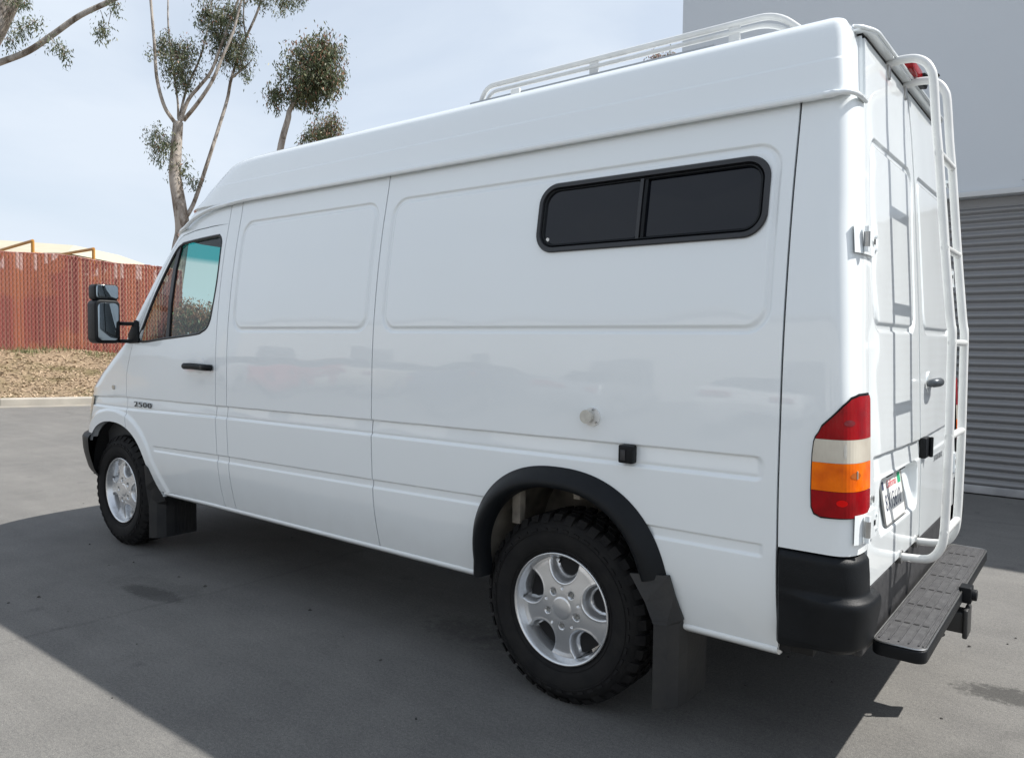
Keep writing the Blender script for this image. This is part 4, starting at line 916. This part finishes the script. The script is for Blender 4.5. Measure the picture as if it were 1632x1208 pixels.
# step
st = MB(); st.prism(rrect(4.622, 4.778, .165, 1.665, .035, 6), 'z', .424, .466); step = st.build('rear_step', M['trim'], van, bevel=.006)
MB().prism(rrect(4.630, 4.770, .173, 1.657, .030, 6), 'z', .4665, .470).build('tread_pad', M['tread'], step)
rb0 = MB().box(-.0022, .0022, .20, 1.63, .470, .4735).build('tread_rib', M['tread'], step)
for i, x_ in enumerate((4.640, 4.668, 4.696, 4.724, 4.752, 4.764)):
    o = rb0 if i == 0 else rb0.copy()
    if i: COL.objects.link(o); o.parent = step
    o.location.x = x_
ds0 = MB().box(-.009, .009, -.006, .006, .4702, .4712).build('tread_slot', M['gap'], step); k_ = 0
for y_ in (.40, .62, .84, 1.06, 1.28, 1.48):
    for x_ in (4.654, 4.682, 4.710, 4.738):
        o = ds0 if k_ == 0 else ds0.copy()
        if k_: COL.objects.link(o); o.parent = step
        o.location = (x_, y_, 0); k_ += 1
MB().tube(rrect_pts := [(a, b, .4685) for a, b in rrect(4.626, 4.774, .169, 1.661, .033, 6)], .003, 5, closed=True).build('tread_edge', M['steel'], step, True)
for y_ in (.45, 1.38): MB().box(4.50, 4.64, y_, y_ + .05, .36, .417).build('step_bracket', M['dark_metal'], step, bevel=.004)
# hitch
hi = MB().box(4.40, 4.79, .875, .955, .315, .395).build('tow_hitch', M['dark_metal'], van, bevel=.006)
MB().box(4.785, 4.802, .862, .968, .30, .41).build('hitch_collar', M['dark_metal'], hi, bevel=.006)
MB().tube([(4.70 + .03 * math.cos(a), .86 + .028 * math.sin(a) - .03, .312) for a in np.linspace(0, 2 * PI, 17)[:-1]], .005, 6, closed=True).build('chain_ring', M['dark_metal'], hi, True)
MB().box(4.765, 4.806, .90, .965, .425, .485).tube([(4.78, .93, .455), (4.822, .93, .455)], .022, 12).build('trailer_socket', M['trim'], hi, bevel=.004)
# ---------------------------------------------------------------- ladder
lad = empty('rear_ladder', (4.75, .72, .65)); lad.parent = van
def lr(P): return [Vector(p) - Vector((4.75, .72, .65)) for p in P]
RA = [(4.516, 2.381), (4.553, 2.389), (4.588, 2.389), (4.616, 2.383), (4.642, 2.365), (4.660, 2.336), (4.669, 2.296), (4.682, 2.146), (4.696, 2.017), (4.721, 1.745), (4.747, 1.490), (4.754, 1.44), (4.756, 1.29), (4.758, 1.075), (4.757, .858), (4.754, .740), (4.745, .695), (4.725, .662), (4.695, .648), (4.625, .643)]
for y_ in (.58, .86): MB().tube(smoothpath(lr([(x, y_, z) for x, z in RA]), 3), .0145, 12).build('rail', M['rail_paint'], lad, True)
for z, x in ((2.05, 4.694), (1.728, 4.724), (1.405, 4.756), (1.083, 4.758), (.75, 4.755)):
    MB().tube(lr([(x, .567, z), (x, .873, z)]), .0125, 10).build('rung', M['rail_paint'], lad, True)
for y_ in (.58, .86):
    MB().tube(lr([(4.610, y_, .643), (4.626, y_, .643)]), .024, 14).build('foot', M['steel'], lad, True)
    MB().box(4.498, 4.532, y_ - .013 , y_ + .013, 2.33, 2.398).build('hook', M['steel'], lad, bevel=.003).location = (-4.75, -.72, -.65)
# ---------------------------------------------------------------- roof rack
rk = empty('roof_rack', (3.5, .9, 2.51)); rk.parent = van
ro = Vector((3.5, .9, 2.51))
for y_ in (.45, 1.38):
    for dz, r_, a, b in ((.0, .0125, 2.735, 4.285), (-.030, .009, 2.765, 4.262)):
        zt_ = 2.603 + dz; P = roundpath([(a, y_, 2.50), (a + .045, y_, zt_), (b - .115, y_, zt_ + .0), (b, y_, 2.50)], .07)
        MB().tube([p - ro for p in P], r_, 10).build('rail', M['rail_paint'], rk, True)
    for x_ in (3.385, 4.010):
        MB().box(x_ - .022, x_ + .022, y_ - .004, y_ + .004, 2.492, 2.612).box(x_ - .03, x_ + .03, y_ - .02, y_ + .02, 2.488, 2.505).build('bracket', M['rail_paint'], rk, bevel=.002).location = -ro
for x_ in (3.385, 4.010): MB().box(x_ - .018, x_ + .018, .45, 1.38, 2.520, 2.535).build('cross_bar', M['rail_paint'], rk, bevel=.003).location = -ro
MB().box(2.72, 3.95, .40, .46, 2.498, 2.528).build('roof_strip', M['panel_grey'], van, bevel=.004)
MB().box(2.98, 3.03, .385, .40, 2.498, 2.536).build('strip_clamp', M['rail_paint'], van, bevel=.003)
# ---------------------------------------------------------------- rear side window
wn = MB()
def ysurf(x, z, o): return (x, float(Y(np.array(z))) + o, z)
def ring(outer, inner_, oo, oi, name, m, parent, thick=.012):
    n = len(outer); v = [ysurf(x, z, oo + .006) for x, z in outer] + [ysurf(x, z, oo - .000) for x, z in grow(outer, -.004)] + [ysurf(x, z, oi) for x, z in grow(inner_, .004)] + [ysurf(x, z, oi + thick) for x, z in inner_]
    f = []
    for k_ in range(3):
        for i in range(n): j = (i + 1) % n; f.append((k_ * n + i, k_ * n + j, (k_ + 1) * n + j, (k_ + 1) * n + i))
    return pydata(name, v, f, parent, m, False)
win = empty('cargo_window', (3.87, -.02, 1.86)); win.parent = van
def place(o): o.location = (-3.87, .02, -1.86); o.parent = win; return o
place(ring(rrect(3.425, 4.322, 1.729, 1.995, .078, 10), rrect(3.447, 4.300, 1.751, 1.973, .060, 10), -.012, -.011, 'window_frame', M['frame_black'], win))
place(ring(rrect(3.447, 4.300, 1.751, 1.973, .060, 10), rrect(3.460, 4.287, 1.762, 1.962, .050, 10), -.004, -.003, 'window_seal', M['trim'], win, .008))
def pane(x0, x1, r, off, nm):
    poly = rrect(x0, x1, 1.758, 1.966, r, 8); v = [ysurf(x, z, off) for x, z in poly] + [ysurf((x0 + x1) / 2, 1.862, off)]; n = len(poly)
    return place(pydata(nm, v, [(i, (i + 1) % n, n) for i in range(n)], win, M['dark_glass'], False))
pane(3.455, 3.872, .045, .004, 'window_pane'); pane(3.868, 4.292, .045, .010, 'window_pane')
def bar(x0, x1, off, m, nm):
    v = []; f = []
    zl_ = np.linspace(1.756, 1.968, 8)
    for z in zl_: v += [ysurf(x0, z, off + .012), ysurf(x0, z, off), ysurf(x1, z, off), ysurf(x1, z, off + .012)]
    for i in range(7):
        for k_ in range(3): f.append((4 * i + k_, 4 * i + k_ + 1, 4 * i + k_ + 5, 4 * i + k_ + 4))
    return place(pydata(nm, v, f, win, m))
bar(3.856, 3.869, -.004, M['frame_black'], 'divider'); bar(3.874, 3.886, -.001, M['trim'], 'divider')
MB().tube([ysurf(3.476, 1.780, .0032), ysurf(3.476, 1.780, .0005)], .0075, 10).build('maker_mark', M['plate'], win, True).location = (-3.87, .02, -1.86)
# ---------------------------------------------------------------- door glass, seals, handle, badge
def fan_poly(poly, off, name, m, parent):
    # glass following the flank: fine fill
    us = fine(min(p[0] for p in poly), max(p[0] for p in poly), .03); vs = fine(min(p[1] for p in poly), max(p[1] for p in poly), .03)
    return sheet(name, lambda U, V: np.stack([side_xy(U, V)[0], side_xy(U, V)[1] + off, V], -1), us, vs, m, parent, keep=poly)
gl = fan_poly(grow(DOORWIN, -.003), .012, 'window_glass', M['door_glass'], door)
pp = [];
for x, z in DOORWIN: xx, y_ = side_xy(np.array([x]), np.array([z])); pp.append((float(xx[0]), float(y_[0]) + .004, z))
mb = MB(); mb.tube(smoothpath(pp, 4, True), .0085, 6, closed=True); seal = mb.build('window_seal', M['frame_black'], door, True)
dv = MB(); P = [(.745, 1.935), (.722, 1.80), (.712, 1.60), (.712, 1.388)]
v = []
for x, z in P: v += [(x - .017, float(Y(np.array(z))) + .002, z), (x + .017, float(Y(np.array(z))) + .002, z), (x + .017, float(Y(np.array(z))) + .016, z), (x - .017, float(Y(np.array(z))) + .016, z)]
f = [(4 * i + k_, 4 * i + (k_ + 1) % 4, 4 * i + 4 + (k_ + 1) % 4, 4 * i + 4 + k_) for i in range(3) for k_ in range(4)]
divd = pydata('window_divider', v, f, door, M['frame_black'])
cpy = []
for o in (gl, seal, divd):
    c = o.copy(); COL.objects.link(c); c.parent = next(x for x in van.children if x.name.startswith('front_door') and x is not door)
hd = MB(); hd.tube(smoothpath([(.965, -.058, 1.227), (.975, -.082, 1.228), (1.06, -.088, 1.230), (1.13, -.088, 1.228), (1.205, -.084, 1.226), (1.214, -.058, 1.224)], 4), .0185, 10)
hd.build('handle', M['trim'], door, True)
MB().tube([(1.178, -.098, 1.227), (1.178, -.104, 1.227)], .008, 12).build('lock', M['chrome'], door, True)
bowl = MB(); bowl.tube([(1.085, -.046, 1.235), (1.085, -.0535, 1.235)], .048, 24); bowl.build('handle_bowl', M['paint'], door, True)
text('badge', '2500', .046, M['badge'], door, Matrix.Translation((.418, -.0535, .9665)) @ Matrix.Rotation(PI / 2, 4, 'X'), .002, space=1.12, xs=2.25)
fe = left[4]
mb = MB(); mb.tube([(.042, -.040, 1.062), (.042, -.062, 1.062)], [.017, .014], 14); mb.build('side_marker', M['clear'], fe, True)
# fuel door cap, tank flap
cw = empty('water_inlet', (3.72, -.055, 1.125)); cw.parent = van
MB().tube([(0, .004, 0), (0, -.006, 0)], .034, 24).build('flange_plate', M['plate'], cw, True)
MB().tube([(-.008, -.004, .002), (-.008, -.016, .002), (-.008, -.034, .002)], [.018, .024, .0245], 22).build('cap', M['cap'], cw, True)
MB().tube([(.006, -.008, .026), (.012, -.012, .030)], .004, 6).tube([(.022, -.008, -.018), (.022, -.013, -.018)], .004, 6).build('screw', M['steel'], cw, True)
MB().box(3.842, 3.899, -.080, -.045, .975, 1.038).build('cable_hatch', M['trim'], van, bevel=.006)
MB().box(3.853, 3.872, -.0835, -.0795, .985, 1.022).build('cable_hatch_lid', M['trim_worn'], van, bevel=.002)
# ---------------------------------------------------------------- rear flare
def flare(name='wheel_arch_flare'):
    A_ = np.linspace(math.radians(13), PI + .06, 64); v = []; f = []; K_ = 9
    for a in A_:
        o_ = sup(3.578, .47, .449, .458, a); i_ = sup(3.575, .47, .362, .375, a)
        z_ = max(.5, min(1.1, o_[1])); y0 = float(Y(np.array(z_)))
        for k_ in range(K_):
            t = k_ / (K_ - 1); x = o_[0] + (i_[0] - o_[0]) * min(1, t * 1.05); z = o_[1] + (i_[1] - o_[1]) * min(1, t * 1.05)
            y_ = y0 - .002 - [0, .012, .026, .038, .046, .050, .050, .036, -.02][k_]; v.append((x, y_, z))
    n = len(A_)
    for i in range(n - 1):
        for k_ in range(K_ - 1): f.append((i * K_ + k_, (i + 1) * K_ + k_, (i + 1) * K_ + k_ + 1, i * K_ + k_ + 1))
    return pydata(name, v, f, van, M['trim'], True)
fl = flare(); c = fl.copy(); COL.objects.link(c); c.parent = van; c.scale = (1, -1, 1); c.location = (0, WID, 0)
# front arch return lip and wheel wells
def well(poly, name, y0, y1, m):
    poly = [(x, max(z, .43)) for x, z in poly]; v = []; n = len(poly)
    for y_ in (y0, y1): v += [(x, y_, z) for x, z in poly]
    f = [(i, i + 1, n + i + 1, n + i) for i in range(n - 1)] + [tuple(range(n, 2 * n))]
    return pydata(name, v, f, van, m)
lipF = []
pf_ = [p for p in arch_front() if p[1] > (.39 if p[0] > 0 else .69)]
vv = []; fq = []
for i, (x, z) in enumerate(pf_):
    xx, y_ = side_xy(np.array([x]), np.array([z])); y_ = float(y_[0]) - .013
    vv += [(float(xx[0]), y_, z), (x, y_ + .045, z)]
fq = [(2 * i, 2 * i + 1, 2 * i + 3, 2 * i + 2) for i in range(len(pf_) - 1)]
lip = pydata('arch_lip', vv, fq, van, M['paint'], True); c = lip.copy(); COL.objects.link(c); c.parent = van; c.scale = (1, -1, 1); c.location = (0, WID, 0)
for pl_, nm, m_ in ((grow(ARF, .012), 'wheel_well', M['under']), (grow(ARR, .012), 'wheel_well', M['liner'])):
    o = well(pl_, nm, .005, .42, m_); c = o.copy(); COL.objects.link(c); c.parent = van; c.scale = (1, -1, 1); c.location = (0, WID, 0)
# inner crease and bracket in the rear well
for b_ in ((3.30, 3.34, .02, .06, .66, .80), (3.60, 3.63, .01, .06, .80, .86)): MB().box(*b_).build('well_bracket', M['liner'], van, bevel=.004)
MB().box(-.55, 4.45, .16, 1.67, .37, .44).build('floor_pan', M['under'], van)  # dark floor box added to block light under the van
for b_ in ((.60, 3.14, .02, 1.81, .50, .53), (3.14, 4.02, .43, 1.40, .50, .53), (4.02, 4.42, .06, 1.77, .50, .53), (-.44, .60, .43, 1.40, .50, .53), (-.76, -.44, .22, 1.61, .46, .50)): MB().box(*b_).build('light_block_floor', M['under'], van)  # unseen floor boxes added to stop sunlight leaking through the van
MB().tube([(0, .2, .37), (0, 1.63, .37)], .04, 8).tube([(3.55, .2, .37), (3.55, 1.63, .37)], .05, 8).build('axle', M['under'], van, True)
MB().box(4.42, 4.60, .10, 1.73, .44, .50).box(-.45, .55, .40, 1.43, .28, .42).box(.7, 3.1, .55, .68, .28, .37).box(.7, 3.1, 1.15, 1.28, .28, .37).box(4.0, 4.42, .5, 1.3, .32, .40).build('underbody', M['under'], van)
# ---------------------------------------------------------------- mud flaps
def flap(planpts, legpoly, z0, z1, ribs=None):
    mb = MB(); n = len(planpts); v = []
    for z in (z0, z1):
        for (x, y_) in planpts: v.append((x, y_, z))
        for (x, y_) in reversed(planpts): v.append((x - .004, y_ + .010, z))
    m_ = 2 * n; f = [tuple(range(m_)), tuple(range(2 * m_ - 1, m_ - 1, -1))] + [(i, (i + 1) % m_, m_ + (i + 1) % m_, m_ + i) for i in range(m_)]
    mb.add(v, f); o = mb.build('mud_flap', M['flap'], van)
    mb = MB(); mb.prism([(x, z) for x, z, y_ in legpoly], 'y', 0, .012)
    # shift each vertex of the leg to its own depth
    k_ = len(legpoly); mb.v = [(p[0], legpoly[i % k_][2] + p[1], p[2]) for i, p in enumerate(mb.v)]
    mb.build('flap_leg', M['flap'], o)
    if ribs:
        r_ = MB()
        for (x, y_) in ribs: r_.box(x - .001, x + .006, y_ - .004, y_ + .004, z0 + .02, z1 - .03)
        r_.build('flap_rib', M['flap'], o)
    return o
flap([(3.996, -.086), (4.035, -.066), (4.062, -.025), (4.07, .03), (4.07, .185)], [(3.905, .60, -.094), (4.03, .605, -.050), (4.05, .54, -.046), (4.072, .455, -.020), (4.062, .44, -.026), (4.035, .44, -.068), (3.996, .44, -.088), (3.965, .51, -.091)], .148, .455)
flap([(.435, -.030), (.475, .0), (.498, .05), (.50, .10), (.50, .245)], [(.437, .590, -.058), (.462, .575, -.052), (.50, .50, -.030), (.558, .402, .006), (.545, .37, .02), (.50, .33, .045), (.435, .33, -.030), (.43, .45, -.045)], .125, .40, [(.50, .10 + .024 * i) for i in range(6)])
# mirrored simple flaps on the far side
for x_ in (.50, 4.07): MB().box(x_ - .01, x_, 1.60, 1.86, .14, .46).build('mud_flap', M['flap'], van)
# ---------------------------------------------------------------- wheels
R_T = .367; W_T = .235
def tyre_mesh():
    # section (radius, y) from outer bead round the tread to the inner bead; y grows inwards from the outer face
    sec = [(.212, .020), (.224, .006), (.240, -.006), (.262, -.013), (.285, -.016), (.305, -.014), (.322, -.008), (.336, .002), (.347, .014), (.3525, .026), (.355, .05), (.356, .10), (.355, .15), (.3525, .180), (.347, .195), (.330, .210), (.300, .220), (.26, .215), (.215, .20)]
    NS = 120; v = []; f = []; n = len(sec)
    for i in range(NS):
        a = 2 * PI * i / NS
        for r, y_ in sec: v.append((r * math.cos(a), y_, r * math.sin(a)))
    for i in range(NS):
        for k_ in range(n - 1): j = (i + 1) % NS; f.append((i * n + k_, i * n + k_ + 1, j * n + k_ + 1, j * n + k_))
    mb = MB(); mb.add(v, f)
    def block(a0, a1, r0, r1, y0, y1, sk=0.0):
        P = []
        for (r, dy) in ((r0, 0), (r1, .003)):
            for (a, y_) in ((a0, y0 + dy), (a1, y0 + dy), (a1 + sk, y1 - dy), (a0 + sk, y1 - dy)): P.append((r * math.cos(a), y_, r * math.sin(a)))
        mb.add(P, [(0, 1, 2, 3), (7, 6, 5, 4), (0, 4, 5, 1), (1, 5, 6, 2), (2, 6, 7, 3), (3, 7, 4, 0)])
    NB = 40; st_ = 2 * PI / NB
    for i in range(NB):
        a = i * st_; long_ = i % 2
        # shoulder lug wrapping onto the sidewall
        ys = -.001 if long_ else .003; rs = .334 if long_ else .341
        a0, a1 = a, a + st_ * .66; P = []
        prof_ = [(rs, ys - .004), (.345, ys + .001), (.3655, .018), (.3672, .052), (.350, .052), (.350, .018)]
        for aa in (a0, a1):
            for r, y_ in prof_: P.append((r * math.cos(aa), y_, r * math.sin(aa)))
        m_ = len(prof_); mb.add(P, [tuple(range(m_)), tuple(range(2 * m_ - 1, m_ - 1, -1))] + [(k_, m_ + k_, m_ + (k_ + 1) % m_, (k_ + 1) % m_) for k_ in range(m_)])
        block(a + .2 * st_, a + .80 * st_, .350, .3670, .058, .092, .03); block(a + .55 * st_, a + 1.2 * st_, .350, .3670, .098, .132, -.03)
        block(a + .05 * st_, a + .66 * st_, .350, .3665, .138, .20, .02)
    # raised sidewall rings
    for rr_, yy_ in ((.300, -.0165), (.236, -.0055)): mb.tube([(rr_ * math.cos(a), yy_, rr_ * math.sin(a)) for a in np.linspace(0, 2 * PI, 97)[:-1]], .0022, 5, closed=True)
    # raised block marks on the sidewall
    for i in range(40):
        a = i * st_ + .01; rr0, rr1 = .306, .316
        P = [(r * math.cos(aa), y_, r * math.sin(aa)) for y_ in (-.0165, -.012) for aa, r in ((a, rr0), (a + st_ * .55, rr0), (a + st_ * .55, rr1), (a, rr1))]; mb.add(P, [(0, 1, 2, 3), (0, 4, 5, 1), (1, 5, 6, 2), (2, 6, 7, 3), (3, 7, 4, 0)])
    return mb
def rim_mesh():
    """polar grid face with five deep windows"""
    rs = np.concatenate([np.linspace(.0, .036, 4), [.040, .0425, .045], np.linspace(.05, .19, 50), [.1925, .195, .197]]); NA = 300
    th = np.linspace(0, 2 * PI, NA + 1)[:-1]
    wc = [PI / 2 + 2 * PI * k_ / 5 for k_ in range(5)]
    Rg, Tg = np.meshgrid(rs, th, indexing='ij')
    # face depth: y small = outward
    y = .030 - .012 * ss(.19, .05, Rg) + .004 * ss(.17, .197, Rg)
    y = np.where(Rg < .0425, .012 + .0 * Rg + 6 * Rg ** 2 * .35, y)
    X = Rg * np.cos(Tg); Z = Rg * np.sin(Tg); hole = np.zeros(Rg.shape, bool)
    for w_ in wc:
        cx, cz = .176 * math.cos(w_), .176 * math.sin(w_); ex = (X - cx) * math.cos(w_) + (Z - cz) * math.sin(w_); ey = -(X - cx) * math.sin(w_) + (Z - cz) * math.cos(w_)
        q = np.sqrt((ex / .080) ** 2 + (ey / .068) ** 2); qh = np.sqrt(((ex - .006) / .066) ** 2 + ((ey + .0) / .051) ** 2); y = y + .040 * ss(1.0, .78, q) + .05 * ss(1.0, .92, qh) - .0015 * np.exp(-((q - 1.03) / .04) ** 2)
        hole |= qh < .90
    for k_ in range(5):
        a = -PI / 2 + 2 * PI * k_ / 5; cx, cz = .070 * math.cos(a), .070 * math.sin(a); d = np.hypot(X - cx, Z - cz); y = y + .012 * ss(.015, .011, d)
        a = PI / 2 + 2 * PI * k_ / 5; cx, cz = .078 * math.cos(a), .078 * math.sin(a); d = np.hypot(X - cx, Z - cz); y = y + .008 * ss(.006, .003, d)
    hc = hole[:-1] & hole[1:] & np.roll(hole, -1, 1)[:-1] & np.roll(hole, -1, 1)[1:]
    P = np.stack([X, y, Z], -1).reshape(-1, 3); idx = np.arange(Rg.size).reshape(Rg.shape); nx = np.roll(idx, -1, 1)
    q = np.stack([idx[:-1], nx[:-1], nx[1:], idx[1:]], -1)[~hc]
    v = [tuple(p) for p in P.tolist()]; f = [tuple(r) for r in q.tolist()]
    me = bpy.data.meshes.new('rim'); me.from_pydata(v, [], f); return me
tm = tyre_mesh(); rm = rim_mesh()
def wheel0():
    wh = empty('wheel', (0, 0, R_T)); wh.parent = van
    o1 = tm.build('tyre', M['rubber'], wh, True)
    o2 = link('rim', rm, wh, M['alloy'], True)
    # outer lip and barrel
    sec = [(.197, .034), (.203, .018), (.207, .006), (.212, -.002), (.2175, -.001), (.218, .008), (.214, .02), (.208, .03), (.200, .06), (.192, .12), (.19, .2)]
    NS = 96; v = []; f = []; n = len(sec)
    for i in range(NS):
        a = 2 * PI * i / NS
        for r, y_ in sec: v.append((r * math.cos(a), y_, r * math.sin(a)))
    for i in range(NS):
        for k_ in range(n - 1): j = (i + 1) % NS; f.append((i * n + k_, i * n + k_ + 1, j * n + k_ + 1, j * n + k_))
    o3 = pydata('rim_lip', v, f, wh, M['alloy'], True)
    for k_ in range(5):
        a = -PI / 2 + 2 * PI * k_ / 5; cx, cz = .070 * math.cos(a), .070 * math.sin(a); MB().tube([(cx, .030, cz), (cx, .022, cz), (cx, .019, cz)], [.0085, .0085, .006], 6).build('lug_nut', M['steel'], wh, True)
    bk = MB(); bk.tube([(0, .075, 0), (0, .10, 0)], .185, 32); bk.tube([(0, .03, 0), (0, .10, 0)], .06, 16); o5 = bk.build('brake_disc', M['gap'], wh, True)
    MB().tube([(-.012, .03, .186), (-.012, .015, .178)], .004, 6).build('valve', M['trim'], wh, True)
    return wh
wh = wheel0(); kids = list(wh.children)
for x_, y_, rot, flip_ in ((0, 0, .0, False), (3.55, 0, .0, False), (0, WID, .5, True), (3.55, WID, .9, True)):
    if (x_, y_) == (0, 0): q = wh
    else:
        q = wh.copy(); COL.objects.link(q); q.parent = van
        for k_ in kids: c = k_.copy(); COL.objects.link(c); c.parent = q
    q.location = (x_, y_, R_T)
    if flip_: q.scale = (1, -1, 1)
    q.rotation_euler = (0, math.radians(18) if (x_, y_) == (0, 0) else 0, 0)
# ---------------------------------------------------------------- mirror
mr_ = empty('side_mirror', (.25, -.19, 1.50)); mr_.parent = van
mo = Vector((.25, -.19, 1.50))
def hs(y0, y1, z0, z1, x0, x1, r, m, nm, bev=.012):
    mb = MB(); mb.prism(rrect(y0, y1, z0, z1, r, 5), 'x', x0, x1); mb.v = [(p[0], p[1], p[2]) for p in mb.v]; o = mb.build(nm, m, mr_, bevel=bev); o.location = -mo; return o
hs(-.262, -.108, 1.350, 1.622, .15, .262, .035, M['trim'], 'housing')
hs(-.262, -.116, 1.618, 1.716, .17, .262, .022, M['trim'], 'upper_housing')
hs(-.246, -.122, 1.370, 1.600, .2625, .266, .028, M['mirror'], 'mirror_glass', .001)
hs(-.254, -.124, 1.630, 1.708, .2625, .266, .016, M['mirror'], 'wide_angle_glass', .001)
for z in (1.475, 1.365):
    MB().tube([(.22, -.12, z), (.27, -.075, z), (.32, -.045, z)], .012, 8).build('mirror_arm', M['trim'], mr_, True).location = -mo
MB().prism([(.255, 1.350), (.255, 1.41), (.34, 1.50), (.365, 1.49), (.385, 1.356)], 'y', -.062, -.042).build('mirror_base', M['trim'], mr_, bevel=.006).location = -mo
# right-hand mirror
m2 = mr_.copy(); COL.objects.link(m2); m2.parent = van; m2.scale = (1, -1, 1); m2.location = (.25, WID + .19, 1.50)
for k_ in list(mr_.children): c = k_.copy(); COL.objects.link(c); c.parent = m2
# ---------------------------------------------------------------- cab interior
MB().prism([(-.35, 1.0), (.05, 1.345), (.22, 1.36), (.42, 1.28), (.45, 1.05), (.30, .6), (-.30, .6)], 'y', .06, WID - .06).build('dashboard', M['interior'], van, bevel=.02)
MB().box(.3, 1.30, .06, WID - .06, .60, .66).build('cab_floor', M['interior'], van)
MB().box(1.55, 1.58, .08, WID - .08, .5, 2.12).build('cab_partition', M['interior'], van)
MB().box(.85, 1.55, .12, WID - .12, 2.03, 2.05).build('headliner', M['liner'], van)
for y_ in (.42, 1.38):
    MB().prism([(.80, .80), (1.30, .78), (1.32, .95), (.80, .98)], 'y', y_ - .25, y_ + .25).build('seat_cushion', M['seat'], van, bevel=.03)
    MB().prism([(1.22, .92), (1.34, .92), (1.50, 1.52), (1.40, 1.56)], 'y', y_ - .24, y_ + .24).build('seat_back', M['seat'], van, bevel=.03)
    MB().prism([(1.42, 1.58), (1.50, 1.57), (1.52, 1.76), (1.45, 1.77)], 'y', y_ - .13, y_ + .13).build('headrest', M['seat'], van, bevel=.02)
sw = empty('steering_wheel', (.56, .42, 1.30)); sw.parent = van; sw.rotation_euler = (0, math.radians(-62), 0)
MB().tube([(.0, .20 * math.cos(a), .20 * math.sin(a)) for a in np.linspace(0, 2 * PI, 41)[:-1]], .014, 8, closed=True).build('wheel_ring', M['trim'], sw, True).rotation_euler = (0, math.radians(0), 0)
MB().tube([(0, -.19, 0), (0, .19, 0)], .012, 6).tube([(0, 0, 0), (0, 0, -.19)], .012, 6).tube([(-.03, 0, 0), (.01, 0, 0)], .06, 14).tube([(-.03, 0, 0), (-.30, 0, -.1)], .03, 8).build('wheel_hub', M['trim'], sw, True)
MB().box(.55, .575, .86, .98, 1.88, 1.95).build('rear_view_mirror', M['trim'], van, bevel=.01)

# ---------------------------------------------------------------- unseen building and cars added behind the camera for reflections and fill light
wb_ = empty('unseen_warehouse', (-2, -23, 0)); tag(wb_, 'long pale building with dock doors, unseen, added for fill light and reflections', 'unseen_warehouse')
M['wh'] = mat('unseen_warehouse_wall', (.74, .73, .70), .85, var=.05, vscale=.3)
MB().box(-34, 34, -14, 0, 0, 6.2).build('wall', M['wh'], wb_)
MB().box(-34.2, 34.2, -14.2, .2, 6.2, 6.5).build('roof', M['ledge'], wb_)
for i in range(9):
    x_ = -30 + i * 7.2; MB().box(x_, x_ + 2.6, .0, .04, .02, 3.0).build('dock_door', M['shutter'], wb_)
def car(label, x, y, rot, m):  # unseen cars, added so the glossy paint has something to mirror
    c = empty('unseen_parked_car', (x, y, 0)); c.rotation_euler = (0, 0, rot); tag(c, label, 'car', 'unseen cars added for reflections')
    body = [(-2.2, .32), (-2.25, .62), (-2.12, .84), (-1.1, .98), (1.55, 1.0), (2.15, .96), (2.28, .62), (2.2, .32), (1.78, .30), (1.68, .52), (1.42, .64), (1.15, .52), (1.05, .28), (-1.0, .28), (-1.1, .52), (-1.36, .64), (-1.63, .52), (-1.73, .30)]
    MB().prism(body, 'y', -.88, .88).build('body', m, c, bevel=.06)
    v = [(-1.15, -.80, .95), (1.62, -.80, .98), (1.0, -.62, 1.42), (-.35, -.62, 1.42), (-1.15, .80, .95), (1.62, .80, .98), (1.0, .62, 1.42), (-.35, .62, 1.42)]
    pydata('window', v, [(0, 1, 2, 3), (7, 6, 5, 4), (0, 3, 7, 4), (1, 5, 6, 2)], c, M['dark_glass'])
    MB().box(-.42, 1.05, -.64, .64, 1.41, 1.45).build('roof', m, c, bevel=.02)
    for sx in (-1.36, 1.42):
        for sy in (-1, 1):
            w0 = MB().tube([(sx, sy * .68, .32), (sx, sy * .88, .32)], .32, 24).build('wheel', M['rubber'], c, True)
            MB().tube([(sx, sy * .86, .32), (sx, sy * .89, .32)], .20, 16).build('rim', M['alloy'], w0, True)
    for sy in (-.62, .62): MB().box(-2.24, -2.14, sy - .17, sy + .17, .66, .78).build('headlight', M['clear'], c, bevel=.02); MB().box(2.18, 2.27, sy - .17, sy + .17, .72, .86).build('tail_light', M['red'], c, bevel=.02)
for k_, (cn, cc, mt, x) in enumerate((('white', (.75, .75, .74), 0, -.6), ('silver', (.45, .46, .47), .6, -4.4), ('dark blue', (.02, .035, .08), 0, -8.0), ('pale beige', (.62, .56, .46), .2, -11.6), ('red', (.35, .02, .02), 0, -15.2), ('light grey', (.55, .56, .57), .3, -18.8))):
    car(cn + ' sedan parked behind the camera, unseen, added for reflections in the paint', x, -13.8 + .15 * (k_ % 3), 1.36 + .02 * k_, mat(cn.replace(' ', '_') + '_car_paint', cc, .25, mt, 1))
